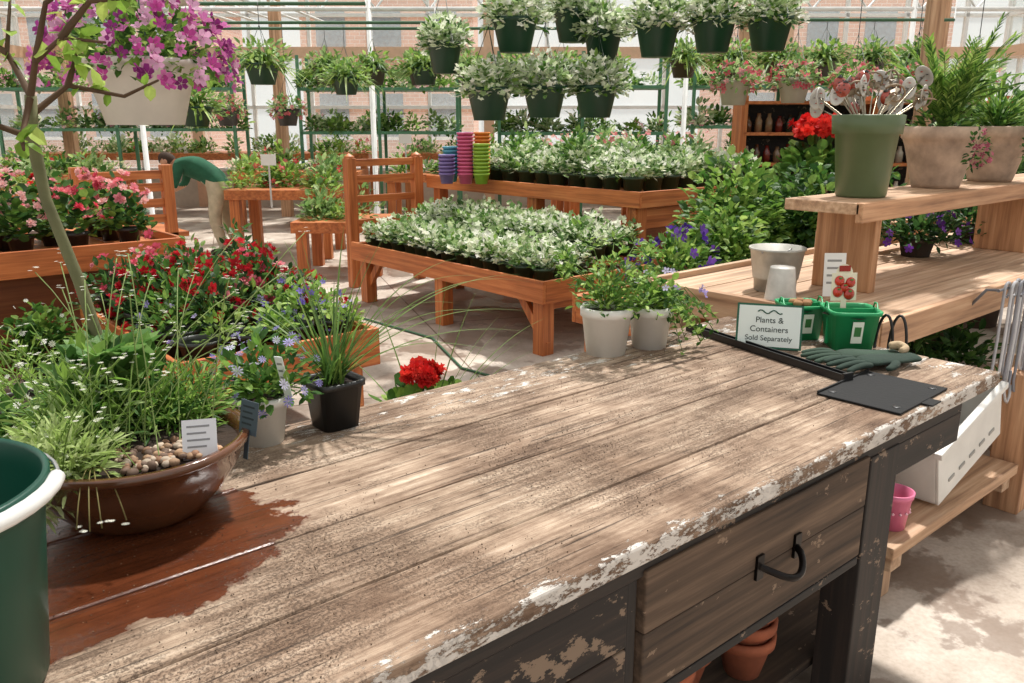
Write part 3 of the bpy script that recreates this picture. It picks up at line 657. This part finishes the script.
# ------------------------------------------------------------ tiered display table
def slats(mb,x0,x1,y0,y1,z,n,mat='stained_y'):
    w=(x1-x0)/n
    for k in range(n): mb.box(x0+k*w+.008,x0+(k+1)*w-.008,y0,y1,z-.03,z,mat,(1-.05*(k%2),)*3)
mb=MB(); x0,x1,y0,y1=3.92,5.1,4.25,6.85
slats(mb,x0,x1,y0,y1,.50,9)
mb.box(x0-.03,x0,y0-.03,y1+.03,.40,.565,'stained_y'); mb.box(x0,x1,y0-.03,y0,.40,.565,'stained_x'); mb.box(x0,x1,y1,y1+.03,.40,.555,'stained_x')
for (a,b) in ((x0+.02,y0+.02),(x0+.02,y1-.14),(x0+.02,5.5),(x1-.12,y0+.02),(x1-.12,y1-.14)): mb.box(a,a+.11,b,b+.11,0,.47,'stained_z')
for b in (4.3,5.55,6.7): mb.box(x0+.1,x1,b,b+.04,.33,.45,'stained_x')
slats(mb,4.52,5.1,4.3,6.82,.62,4); mb.box(4.5,4.52,4.3,6.82,.5,.62,'stained_y',(.8,.8,.8))
for s_,b in ((1,4.43),(-1,6.68)):
    M=Matrix.Translation((x0+.075,b,.24))@Matrix.Rotation(-s_*.7,4,'X'); mb.box(-.02,.02,-.035,.035,-.22,.20,'stained_z',(1,1,1),M)
X0,X1=5.14,7.0; Y0,Y1=4.45,7.35
slats(mb,X0,X1,Y0,Y1,1.08,12)
mb.box(X0-.03,X0,Y0-.03,Y1+.03,.98,1.11,'stained_y',(1.1,1.1,1.1)); mb.box(X0,X1,Y0-.03,Y0,.98,1.11,'stained_x'); mb.box(X0,X1,Y1,Y1+.03,.98,1.10,'stained_x')
for a in (X0+.02,X1-.14):
    for b in (Y0+.02,5.7,Y1-.14): mb.box(a,a+.11,b,b+.11,0,1.05,'stained_z')
mb.box(X0,X1,Y0+.03,Y0+.07,.8,.97,'stained_x'); mb.box(X0+.1,X0+.9,Y0+.03,Y0+.07,.45,.6,'stained_x'); mb.box(X0+.13,X1-.14,Y0+.05,Y0+.08,.05,.8,'stained_x',(.4,.35,.3))
for (a) in (4.2,5.0): mb.box(a,a+.1,7.42,7.52,.0,1.30,'stained_z'); mb.lathe((a+.05,7.47,1.3),[(.06,0),(.06,.02),(.001,.05)],'stained_z',(1,1,1),4)
for z in (.62,.86,1.06,1.22): mb.box(4.25,5.05,7.45,7.49,z,z+.07,'stained_x')
mb.obj('tiered_plant_display_stand',.004)
def plantpots(name,x0,x1,y0,y1,zf,nx,ny,pal,r=.065,ph=.10,h=.12,leaf=.05,T=LOBED,nl=60,potc=(48,72,50)):
    mb=MB()
    for i in range(nx):
        for j in range(ny):
            a=x0+(i+.5)*(x1-x0)/nx+rng.normal(0,.008); b=y0+(j+.5)*(y1-y0)/ny+rng.normal(0,.008); z=zf(a)
            pot(mb,(a,b,z),r*.72,r*.95,ph,'plastic',lin(*potc),False,14,.008)
            hh=h*rng.uniform(.75,1.3); c2=[pal,GREY,GREY2][rng.choice(3,p=[.3,.35,.35])]
            bush(mb,(a,b,z+ph),r*1.3,hh,nl,T,leaf,c2,shell=.3,var=.15)
            bush(mb,(a,b,z+ph),r*1.2,hh*.85,nl//2,LEAF,leaf,GREEN,shell=.2)
    return mb.obj(name)
plantpots('potted_dusty_miller_trays',3.97,5.08,4.32,6.8,lambda a:.501 if a<4.5 else .621,6,13,GREY,r=.085,ph=.12,h=.18,nl=80,leaf=.06)
plantpots('potted_variegated_trays',5.19,6.95,4.54,7.0,lambda a:1.081,8,11,GREY,r=.095,ph=.13,h=.19,nl=80,leaf=.06)
mb=MB()
for k in range(22):
    a,b=rng.uniform(5.4,6.9),rng.uniform(4.9,6.8); bush(mb,(a,b,1.24),.16,rng.uniform(.24,.38),110,LEAF,.075,[GREEN,FGREEN,GREY2][k%3])
bed(mb,5.6,6.9,4.8,6.6,1.36,.2,60,FL5,.055,[(226,120,134),(236,170,160)],'petal'); mb.obj('flowering_tray_plants')
for i,(X,Y,cl) in enumerate(((-.62,8.05,(136,114,178)),(-.44,8.03,(222,96,140)),(-.46,8.3,(70,160,186)),(-.29,8.0,(160,196,70)),(-.29,8.25,(238,140,60)),(-.60,8.3,(90,170,190)))):
    mb=MB(); a,b=S(X,Y)
    for q in range((6,12,12,9,12,8)[i]): pot(mb,(a,b,1.082+q*.034),.055,.075,.10,'plastic',lin(*cl),False,20,.008,.018)
    mb.obj('coloured_pot_stack')

# ------------------------------------------------------------ hanging baskets
def basket(X,Y,z,r=.15,kind='grey',potc=(24,66,46),name='hanging_basket',top=2.9):
    mb=MB(); a,b=S(X,Y)
    mb.lathe((a,b,z),[(.001,0),(r*.68,0),(r*.95,.19),(r*1.04,.195),(r*1.05,.22),(r*.98,.22),(r*.9,.19),(.001,.14)],'plastic',lin(*potc),32)
    for k in range(3):
        t=k*2.09+.4; mb.tube([(a+math.cos(t)*r,b+math.sin(t)*r,z+.21),(a,b,z+.62)],.003,'plastic',lin(40,60,44),4)
    mb.tube([(a,b,z+.6),(a,b,z+.68),(a,b,top)],.004,'plastic',lin(60,60,60),5)
    c=(a,b,z+.21)
    if kind=='grey': bush(mb,c,r*1.55,r*1.5,460,LOBED,.055,GREY,shell=.3,zmin=-.25); bush(mb,c,r*1.45,r*1.35,300,LEAF,.06,GREY2+GREEN,shell=.3,zmin=-.35)
    if kind=='pet':
        bush(mb,c,r*1.6,r*1.1,1000,LEAF,.045,GREEN+LGREEN,shell=.3,zmin=-.35); bush(mb,c,r*1.75,r*1.3,230,PET,.05,[(190,76,150),(216,124,186),(150,56,130),(232,176,210)],'petal',shell=.85,zmin=-.35)
    if kind=='fern':
        for k in range(90):
            t=rng.uniform(0,6.28); mb.blade((a,b,z+.21),(math.cos(t),math.sin(t),rng.uniform(.2,2.2)),rng.uniform(.3,.55),.04,rng.uniform(.6,1.1),cols(1,LGREEN+FGREEN)[0])
        bush(mb,c,r*1.8,r*1.4,260,LEAF,.09,LGREEN+FGREEN,shell=.4,zmin=-.4)
    if kind=='pink':
        bush(mb,c,r*1.6,r*1.2,260,LEAF,.07,FGREEN,zmin=-.5); bush(mb,c,r*1.6,r*1.2,60,FL5,.06,[(226,120,130),(236,160,166),(210,90,104)],'petal',shell=.9,zmin=-.6)
    return mb.obj(name)
for X,Y,z,r in ((-.50,6.5,2.0,.13),(.02,6.0,2.11,.155),(.45,6.5,2.22,.15),(.66,6.4,2.07,.14),(.99,6.0,2.08,.15),(1.37,6.0,2.11,.15),(1.75,6.0,2.12,.155)): basket(X,Y,z,r)
for X,Y,z in ((-.16,6.0,1.66),(.23,6.1,1.68),(.60,6.2,1.68)): basket(X,Y,z,.155,top=2.3)
basket(-1.30,3.05,1.64,.19,'pet',(232,226,216),'hanging_petunia_basket',3.1)
basket(-1.42,3.6,2.12,.19,'pet',(232,226,216),'hanging_petunia_basket',3.1)
for X,Y,z in ((-2.75,9.6,2.05),(-3.6,9.8,1.6),(-2.2,11.5,2.0),(-1.2,12,2.15),(-4.4,10.5,2.1)): basket(X,Y,z,.19,'fern',name='hanging_fern')
for k in range(7): basket(-2.6+k*.66,12.2,2.15,.18,'fern',(60,60,50),'hanging_fern')
for k in range(5): basket(2.05+k*.55,8.0,1.80+.02*(k%2),.15,'pink',(200,190,175),'hanging_pink_basket')
for k in range(3): basket(-4.6+.8*k,11.5,1.6,.16,'pink',(60,60,60),'hanging_pink_basket')
for k in range(6): basket(2.2+k*.6,11.2,2.2,.18,'fern',(60,60,50),'hanging_fern')
mb=MB()
for (Xa,Xb,Y,z) in ((-1,2.2,6.0,2.9),(-1,2.2,6.4,2.9),(-2.4,-.6,3.05,3.1),(-2.4,-.6,3.6,3.1),(-5,2.4,12.2,2.9),(-5,-1.6,9.7,2.9),(1.6,5.4,8.0,2.9),(1.6,5.6,11.2,2.9),(-5.4,-1,11.5,2.9)):
    mb.tube([(*S(Xa,Y),z),(*S(Xb,Y),z)],.02,'paintmetal',lin(70,110,80),8)
    for X in (Xa,Xb): mb.tube([(*S(X,Y),z),(*S(X,Y),5.2)],.008,'paintmetal',WHITE,5)
mb.obj('hanging_basket_rails')

# ------------------------------------------------------------ left tables with flowers
mb=MB()
slats(mb,-2.6,2.0,5.93,7.2,.80,14,'stained_y'); mb.box(-2.6,2.03,5.90,5.93,.70,.87,'stained_x',(1.05,1,1)); mb.box(2.0,2.03,5.93,7.2,.70,.87,'stained_y')
for a in (-2.5,-.5,1.82):
    for b in (6.0,7.0): mb.box(a,a+.12,b,b+.12,0,.77,'stained_z')
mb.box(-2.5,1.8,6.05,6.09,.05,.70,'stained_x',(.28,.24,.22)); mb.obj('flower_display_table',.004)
mb=MB()
PALS=[[(214,50,50),(196,30,40)],[(238,150,160),(246,196,192)],[(222,80,104),(240,140,150)],[(248,236,232),(240,190,190)]]
for i in range(13):
    for j in range(3):
        a=-2.4+i*.345+rng.normal(0,.03); b=6.2+j*.36+rng.normal(0,.03); pot(mb,(a,b,.801),.06,.085,.13,'plastic',lin(46,40,36),False,14)
        bush(mb,(a,b,.93),.17,rng.uniform(.24,.40),160,ROUND,.06,GREEN+DGREEN,shell=.3)
        bush(mb,(a,b,.96),.18,rng.uniform(.28,.40),20,FLD,.07,PALS[rng.integers(4)],'petal',shell=.9,zmin=.1)
mb.obj('potted_begonias')
mb=MB(); sa,sb=S(-.75,0)
for a in (2.5,3.3): mb.box(sa+a,sa+a+.1,sb+7.9,sb+8.0,0,1.25,'stained_z')
for z in (.7,.85,1.0,1.12): mb.box(sa+2.5,sa+3.4,sb+7.93,sb+7.97,z,z+.08,'stained_x')
mb.box(sa+2.4,sa+3.5,sb+7.9,sb+8.9,.55,.6,'stained_x'); mb.box(sa+2.45,sa+2.55,sb+8.8,sb+8.9,0,.55,'stained_z'); mb.box(sa+3.35,sa+3.45,sb+8.8,sb+8.9,0,.55,'stained_z'); mb.obj('slatted_garden_bench',.004)
lx0,lx1,ly0,ly1=1.22,2.2,3.72,5.4
mb=MB()
slats(mb,lx0,lx1,ly0,ly1,.52,6,'stained_y'); mb.box(lx0-.03,lx1+.03,ly0-.03,ly0,.40,.60,'stained_x',(1.05,1,1)); mb.box(lx1,lx1+.03,ly0,ly1,.40,.60,'stained_y'); mb.box(lx0-.03,lx0,ly0,ly1,.40,.585,'stained_y'); mb.box(lx0,lx1,ly1,ly1+.03,.4,.585,'stained_x')
for a in (lx0+.04,lx1-.16):
    for b in (ly0+.04,ly1-.2): mb.box(a,a+.12,b,b+.12,0,.49,'stained_z')
mb.obj('low_flower_table',.004)
def lump(mb,x0,x1,y0,y1,z,m,r,h,T,ls,gp,fp,nf,fs,FT=FL5,M=None,nl=70):
    for k in range(m):
        a,b=rng.uniform(x0,x1),rng.uniform(y0,y1)
        if M: a,b=M(a,b)
        rr=r*rng.uniform(.7,1.3); hh=h*rng.uniform(.5,1.4); g=gp[rng.integers(len(gp))]
        bush(mb,(a,b,z),rr,hh,nl,T,ls*rng.uniform(.7,1.2),g,shell=.35)
        if fp:
            f=fp[rng.integers(len(fp))]
            if f: bush(mb,(a,b,z),rr,hh*1.03,nf,FT,fs,f,'petal',shell=.92)
mb=MB()
for i in range(4):
    for j in range(6): pot(mb,(lx0+.13+i*.24,ly0+.15+j*.27,.521),.07,.1,.13,'plastic',lin(40,44,38),False,14)
lump(mb,lx0+.05,lx1-.02,ly0+.45,ly1-.05,.62,34,.2,.30,LEAF,.06,[DGREEN,GREEN,GREEN],[[(186,26,42),(206,46,56)],[(186,26,42),(206,46,56)],[(220,96,120),(236,150,160)],None],18,.065,FLD,nl=130)
mb.obj('potted_red_impatiens')
mb=MB(); lump(mb,lx0+.05,lx1-.1,ly0+.05,ly0+.45,.62,12,.15,.20,LEAF,.05,[LGREEN,GREEN],[[(160,146,210),(196,186,230)],[(126,110,194)],None],10,.04,FL5,nl=110); mb.obj('potted_purple_verbena')
for i,(a,b,r) in enumerate(((-.1,3.6,.3),(.45,4.0,.28),(.0,4.5,.32),(.75,3.3,.22),(-.6,3.3,.3),(.75,4.8,.3),(.3,5.2,.3),(1.0,5.6,.22))):
    mb=MB(); pot(mb,(a,b,0),r*.5,r*.65,.24,'plastic',lin(52,46,42),True,24)
    bush(mb,(a,b,.25),r,.34,420,[LEAF,LEAFW,LEAFN][i%3],.07,[DGREEN,GREEN,LGREEN][i%3],shell=.3); bush(mb,(a,b,.3),r,.36,16,DAISY,.03,[(240,240,230)],'petal',shell=.9,zmin=.2)
    mb.obj('floor_pot_plant')

mb=MB(); c=(1.86,2.75); pot(mb,(*c,0),.11,.15,.26,'clay',lin(160,96,66)); bush(mb,(*c,.27),.26,.34,420,ROUND,.07,GREEN+LGREEN,shell=.3)
mb.tube([(*c,.3),(*c,.63)],.006,'leaf',lin(90,130,60)); bush(mb,(c[0],c[1],.635),.08,.045,50,FLD,.065,[(206,34,34),(226,60,50)],'petal',shell=.6,zmin=-.4)
for k in range(40):
    a=rng.uniform(0,6.28); mb.blade((*c,.28),(math.cos(a),math.sin(a),rng.uniform(.5,2)),rng.uniform(.3,.5),.012,.4,cols(1,LGREEN)[0])
for (X,Y,dz,L,dr) in ((1,.2,1.6,.8,.3),(1,0,2.0,.85,.3),(.6,.4,2.5,.9,.2),(-.6,.3,2.6,.85,.2),(.8,0,2.4,.95,.3),(1,.1,1.3,.8,.3),(.9,-.2,2.4,.95,.3),(-1,.2,2.,.75,.3),(1,.3,2.,1.05,.35),(.3,.1,2.6,.9,.15)):
    dx,dy=S(X,Y); mb.blade((*c,.28),(dx,dy,dz),L,.012,dr,lin(122,150,84),nseg=16)
mb.obj('potted_geranium_and_grass')
mb=MB(); mb.tube([(3.2,8.2,.01),(3.7,7.3,.01),(3.55,6.3,.01),(3.62,5.2,.01),(3.3,4.4,.01),(3.4,3.6,.01)],.009,'plastic',lin(50,96,66),8); mb.obj('garden_hose')

# ------------------------------------------------------------ planting right of centre
mb=MB(); slats(mb,3.13,4.92,2.43,3.10,.70,9,'stained_y'); mb.box(3.10,4.95,2.40,2.43,.6,.75,'stained_x'); mb.box(3.10,3.13,2.43,3.10,.6,.75,'stained_y'); mb.box(3.10,4.95,3.10,3.13,.6,.75,'stained_x')
for q in (3.15,4.8):
    for w_ in (2.45,2.97): mb.box(q,q+.11,w_,w_+.11,0,.67,'stained_z')
mb.obj('side_plant_table',.004)
def rb(name,a,b,z,r,h,n,T,size,pal,fl=None,nf=0,fs=.06,pc=None,mt='matte',FT=PET,ph=.2,pr=None):
    mb=MB(); pr=pr or r*.6
    if pc: pot(mb,(a,b,z),pr*.75,pr,ph,mt,lin(*pc) if mt!='wicker' else (1,1,1),True,24); z+=ph
    bush(mb,(a,b,z),r,h,n,T,size,pal,shell=.25,zmin=-.2)
    if fl: bush(mb,(a,b,z),r*1.05,h*1.05,nf,FT,fs,fl,'petal',shell=.92,zmin=-.2)
    return mb.obj(name)
rb('potted_purple_petunia',3.33,2.62,.701,.24,.27,600,LEAF,.055,GREEN+LGREEN,[(84,50,150),(120,80,180),(70,40,130)],44,.07,(90,70,50),ph=.17)
rb('basket_of_trailing_greens',3.72,2.62,.701,.25,.36,900,LEAFW,.05,LGREEN+GREEN,pc=(1,1,1),mt='wicker')
rb('leafy_shrub_in_pot',4.12,2.86,.701,.34,.58,1600,LEAFW,.06,GREEN+LGREEN,pc=(70,60,50),pr=.18)
rb('leafy_shrub_in_pot',4.55,2.66,.701,.30,.52,1300,LEAFW,.06,DGREEN+GREEN,pc=(70,60,50),pr=.18)
mb=MB(); a,b=5.14,2.95; pot(mb,(a,b,0),.15,.2,.35,'clay',lin(160,96,66)); bush(mb,(a,b,1.60),.18,.09,80,FLD,.085,[(214,34,34),(230,60,50)],'petal',shell=.6,zmin=-.3); bush(mb,(a,b,1.25),.25,.27,240,ROUND,.09,GREEN); mb.tube([(a,b,.3),(a,b,1.57)],.02,'leaf',lin(80,110,50)); mb.obj('tall_red_geranium')
rb('leafy_shrub_in_pot',5.5,2.72,0,.34,.85,1500,LEAFW,.07,DGREEN+GREEN,pc=(80,60,46),ph=.55,pr=.2)
rb('leafy_shrub_in_pot',5.5,3.5,0,.4,.8,1300,ROUND,.09,GREEN,pc=(120,80,60),ph=.5,pr=.25)
rb('purple_flowering_plant',4.45,1.93,.966,.24,.16,600,LEAF,.05,DGREEN,[(110,60,160),(140,90,190)],34,.05,(70,60,50),ph=.1,pr=.09)
rb('purple_flowering_plant',5.2,1.95,.966,.26,.18,600,LEAF,.05,DGREEN,[(110,60,160),(180,120,190)],20,.05,(70,60,50),ph=.1,pr=.09)
rb('leafy_shrub_in_pot',6.6,2.6,0,.4,.9,1500,LEAFW,.07,DGREEN+GREEN,pc=(80,60,46),ph=.6,pr=.22)
rb('tall_foliage_plant',7.4,2.7,0,.5,1.1,1500,LEAFW,.10,GREEN+FGREEN,pc=(80,60,46),ph=.8,pr=.28)
rb('tall_foliage_plant',7.9,2.0,0,.6,1.15,1500,LEAF,.12,GREEN+FGREEN,pc=(80,60,46),ph=.8,pr=.3)

# ------------------------------------------------------------ far benches
def farbench(X0,X1,Y0,Y1,z,gp,fp,dens=7,r=.22,h=.3):
    mb=MB(); sbox(mb,X0,X1,Y0,Y1,z-.12,z,'stained_x')
    for X in (X0+.1,X1-.1):
        for Y in (Y0+.1,Y1-.1): sbox(mb,X-.06,X+.06,Y-.06,Y+.06,0,z-.1,'stained_z')
    mb.obj('plant_bench',.004)
    mb=MB(); lump(mb,X0+.1,X1-.1,Y0+.1,Y1-.1,z,int(dens*(X1-X0)*(Y1-Y0)),r,h,LEAF,.10,gp,fp,12,.075,FL5,S,90)
    mb.obj('bedding_plants')
RED=[(214,70,76),(226,100,106)]; PK=[(236,150,168),(246,196,202)]; WHT=[(240,238,230)]
G_=[FGREEN,GREEN,LGREEN,GREY2]
farbench(-3.5,-2.2,10.2,11.2,.85,G_,[RED,PK,None,None,None]); farbench(-2.4,-1.4,9.0,9.9,.60,[LGREEN,FGREEN],None)
farbench(-1.9,.4,12.5,13.3,.9,G_,[PK,None,None,None]); farbench(-4.4,-2.4,13.2,14.0,.9,G_+[GREY],[RED,None,None])
farbench(.7,3.4,10.6,12,1.0,G_,[PK,RED,None,None,None,None]); farbench(1.3,2.6,9.65,10.3,.9,[FGREEN,GREEN],None)
farbench(-8.6,-5.9,12.2,13.4,.9,G_,[PK,None,None]); farbench(-7.0,-5.3,9.0,10.4,.9,G_,[RED,PK,None,None])
farbench(3.6,6.2,9.3,10.4,1.0,G_,[PK,None,None]); farbench(-2,5.5,15.4,16.4,1.1,G_,[PK,WHT,None,None,None],5); farbench(-8.8,-2.6,15.4,16.6,1.1,G_,[RED,WHT,None,None,None],5)
for (X0,X1,Y,zs) in ((-3.5,-.9,14.2,(1.5,2.2)),(-.2,2.4,13.4,(1.5,2.2)),(-8.5,-4.6,14.2,(1.55,2.2)),(2.8,5.8,13.3,(1.6,2.2))):
    mb=MB()
    for z in zs: sbox(mb,X0,X1,Y,Y+.7,z-.05,z,'paintmetal',lin(80,134,100))
    for X in (X0,(X0+X1)/2,X1):
        for yy in (Y,Y+.66): sbox(mb,X-.025,X+.025,yy,yy+.04,0,2.7,'paintmetal',lin(80,134,100))
    mb.obj('green_metal_rack')
    mb=MB()
    for z in zs: lump(mb,X0,X1,Y+.1,Y+.6,z,int(7*(X1-X0)),.22,.28,LEAF,.11,G_,[PK,None,None,None,None],10,.08,FL5,S,80)
    mb.obj('rack_plants')
for X,Y,z in ((-1.55,12.4,1.35),(-2.9,10.1,1.15),(.9,10.5,1.35),(-5.6,8.9,1.25),(3.1,9.1,1.4)):
    mb=MB(); sbox(mb,X-.09,X+.09,Y,Y+.005,z,z+.13,'paper',lin(240,240,236)); sbox(mb,X-.01,X+.01,Y,Y+.01,z-.5,z,'paper',lin(200,200,196)); mb.obj('price_sign')
mb=MB()
for z in (.5,.9,1.25,1.55,1.85): sbox(mb,2.3,6.2,8.5,8.85,z-.03,z,'stained_x')
for X in (2.3,3.6,4.9,6.2): sbox(mb,X-.03,X+.03,8.5,8.85,0,1.9,'stained_z')
sbox(mb,2.3,6.2,8.85,8.88,.3,1.85,'dark_x')
for z in (.5,.9,1.25,1.55):
    for k in range(37):
        X=2.38+k*.104; a,b=S(X,8.65); c_=[(70,52,42),(120,80,56),(50,70,60),(160,130,100),(130,50,44),(210,200,180)][rng.integers(6)]; q=rng.uniform(.75,1)
        mb.lathe((a,b,z),[(.001,0),(.036,0),(.038,.12*q),(.02,.16*q),(.018,.2*q),(.001,.2*q)],'glaze',lin(*c_),10)
mb.obj('shelf_of_bottles')
mb=MB(); X,Y=3.15,6.6; sbox(mb,X-.05,X+.05,Y-.05,Y+.05,0,3.2,'bench_z',(.95,.85,.75)); mb.obj('timber_post')

# ------------------------------------------------------------ worker (bent over, reaching to the bench on the left)
def person(X,Y):
    J=dict(pelvis=(0,0,.88),waist=(-.10,0,1.00),chest=(-.30,0,1.12),neckb=(-.46,0,1.16),
      hipL=(.01,-.10,.84),kneeL=(-.06,-.12,.46),ankL=(.04,-.13,.09),toeL=(-.14,-.14,.04),
      hipR=(.01,.10,.84),kneeR=(.0,.13,.46),ankR=(.12,.14,.09),toeR=(-.06,.15,.04),
      shL=(-.42,-.18,1.12),elL=(-.50,-.22,.86),wrL=(-.66,-.16,.74),shR=(-.42,.18,1.12),elR=(-.52,.22,.88),wrR=(-.70,.14,.78),neck=(-.53,0,1.17))
    K=list(J); E=[('pelvis','waist'),('waist','chest'),('chest','neckb'),('neckb','neck'),('pelvis','hipL'),('hipL','kneeL'),('kneeL','ankL'),('ankL','toeL'),('pelvis','hipR'),('hipR','kneeR'),('kneeR','ankR'),('ankR','toeR'),('neckb','shL'),('shL','elL'),('elL','wrL'),('neckb','shR'),('shR','elR'),('elR','wrR')]
    R=dict(pelvis=.15,waist=.15,chest=.17,neckb=.12,neck=.055,hipL=.115,hipR=.115,kneeL=.08,kneeR=.08,ankL=.06,ankR=.06,toeL=.04,toeR=.04,shL=.075,shR=.075,elL=.048,elR=.048,wrL=.028,wrR=.028)
    V,F=skin_mesh([J[k] for k in K],[(K.index(a),K.index(b)) for a,b in E],[R[k] for k in K])
    JP=np.array([J[k] for k in K]); lab=[]
    for f in F:
        c=V[list(f)].mean(0); k=K[int(np.argmin(np.linalg.norm(JP-c,axis=1)))]
        if k in('ankL','ankR','toeL','toeR') and c[2]<.1: lab.append('shoe')
        elif c[2]<.92 and c[0]>-.25: lab.append('pants')
        elif k in('wrL','wrR','neck') or (k in('elL','elR') and c[2]<.86): lab.append('skin')
        else: lab.append('shirt')
    mb=MB(); a0,b0=S(X,Y)
    def T(P): P=np.asarray(P); return np.stack([a0+P[:,0]*CE+P[:,1]*SE,b0-P[:,0]*SE+P[:,1]*CE,P[:,2]],1)
    W=T(V)
    for l,m,c in (('shirt','cloth',lin(44,100,74)),('pants','cloth',lin(206,192,164)),('skin','skin',lin(206,156,126)),('shoe','cloth',lin(70,60,52))):
        mb.add(W,[f for f,q in zip(F,lab) if q==l],m,c)
    nu,nv=20,14; HV=[]
    for j in range(nv+1):
        ph=math.pi*j/nv
        for i in range(nu):
            t=2*math.pi*i/nu; x,y,z=math.sin(ph)*math.cos(t),math.sin(ph)*math.sin(t),math.cos(ph)
            xx=x*.095; yy=y*.075*(1-.18*max(0,-z)); zz=z*.12
            if x<-.6 and abs(y)<.25 and -.25<z<.15: xx-=.018*(1-abs(y)/.25)
            if x<-.5 and .12<abs(y)<.55 and .0<z<.25: xx+=.008
            HV.append((xx,yy,zz))
    HF=[(j*nu+i,j*nu+(i+1)%nu,(j+1)*nu+(i+1)%nu,(j+1)*nu+i) for j in range(nv) for i in range(nu)]
    HV=np.array(HV); A=-math.radians(48); RM=np.array([[math.cos(A),0,math.sin(A)],[0,1,0],[-math.sin(A),0,math.cos(A)]])
    hc=V3(-.62,0,1.18)
    def H(P): return T(np.asarray(P)@RM.T+hc)
    hair=[f for f in HF if (HV[list(f)].mean(0)[2]>.05 or (HV[list(f)].mean(0)[0]>.0 and HV[list(f)].mean(0)[2]>-.06))]
    mb.add(H(HV),HF,'skin',lin(206,156,126)); mb.add(H(HV*1.06),hair,'matte',lin(70,50,36))
    for s_ in (-1,1):
        for (p,r,c) in (((-.082,s_*.03,.012),.011,lin(240,240,240)),((-.091,s_*.03,.012),.005,lin(40,30,24)),((0,s_*.077,0),.022,lin(200,146,118))):
            q=[(p[0]+r*math.sin(f_)*math.cos(t),p[1]+r*(.5 if r>.02 else 1)*math.sin(f_)*math.sin(t),p[2]+r*1.2*math.cos(f_)) for f_ in np.linspace(0,math.pi,7) for t in np.linspace(0,2*math.pi,8,endpoint=False)]
            mb.add(H(q),[(j*8+i,j*8+(i+1)%8,(j+1)*8+(i+1)%8,(j+1)*8+i) for j in range(6) for i in range(8)],'skin',c)
    q=H([(-.088,-.022,-.055),(-.092,0,-.052),(-.088,.022,-.055)]); mb.tube(q,.004,'skin',lin(170,90,84))
    for side in (-1,1):
        w=V3(*J['wrL' if side<0 else 'wrR']); hd=V3(-.8,0,-.6); lat=V3(0,1,0)
        VV,FF=skin_mesh([w,w+hd*.05,w+hd*.09],[(0,1),(1,2)],[(.026,.02),(.038,.018),(.036,.015)],1); mb.add(T(VV),FF,'skin',lin(206,156,126))
        for k in range(4):
            st=w+hd*.08+lat*(-.03+.02*k); L=[.065,.078,.074,.058][k]; VV,FF=skin_mesh([st,st+hd*L*.5,st+hd*L*.75+V3(0,0,-.02),st+hd*L*.85+V3(.01,0,-.045)],[(0,1),(1,2),(2,3)],[.009,.0088,.008,.007],1); mb.add(T(VV),FF,'skin',lin(206,156,126))
        st=w+hd*.03-lat*side*.025; VV,FF=skin_mesh([st,st-lat*side*.025+hd*.03,st-lat*side*.035+hd*.06],[(0,1),(1,2)],[.011,.010,.008],1); mb.add(T(VV),FF,'skin',lin(206,156,126))
    mb.obj('garden_worker')
person(-3.68,10.6)

# ------------------------------------------------------------ light, world, camera
w=bpy.data.worlds.new('sky'); scene.world=w; w.use_nodes=True; nt=w.node_tree; nt.nodes.clear()
out=nt.nodes.new('ShaderNodeOutputWorld'); bg=nt.nodes.new('ShaderNodeBackground'); nt.links.new(bg.outputs[0],out.inputs[0])
tc=nt.nodes.new('ShaderNodeTexCoord'); sx=nt.nodes.new('ShaderNodeSeparateXYZ'); nt.links.new(tc.outputs['Generated'],sx.inputs[0])
r=nt.nodes.new('ShaderNodeValToRGB'); nt.links.new(sx.outputs[2],r.inputs[0])
r.color_ramp.elements[0].position=0; r.color_ramp.elements[0].color=(.9,.91,.9,1); r.color_ramp.elements[1].position=.35; r.color_ramp.elements[1].color=(1,.99,.97,1)
nt.links.new(r.outputs[0],bg.inputs[0]); bg.inputs[1].default_value=.92
L=bpy.data.lights.new('sun','SUN'); L.energy=5.0; L.angle=math.radians(3); L.color=(1,.97,.92)
lo=bpy.data.objects.new('sun',L); scene.collection.objects.link(lo)
a,b=S(.35,.75); lo.rotation_euler=Vector((a,b,1.6)).to_track_quat('Z','Y').to_euler()
cam=bpy.data.cameras.new('camera'); cam.sensor_width=36; cam.lens=830/1024*36; cam.clip_end=100
co=bpy.data.objects.new('camera',cam); scene.collection.objects.link(co); co.location=(0,0,1.65)
co.rotation_euler=(math.pi/2-math.atan(219.5/830),0,-TH); scene.camera=co
scene.view_settings.view_transform='Standard'
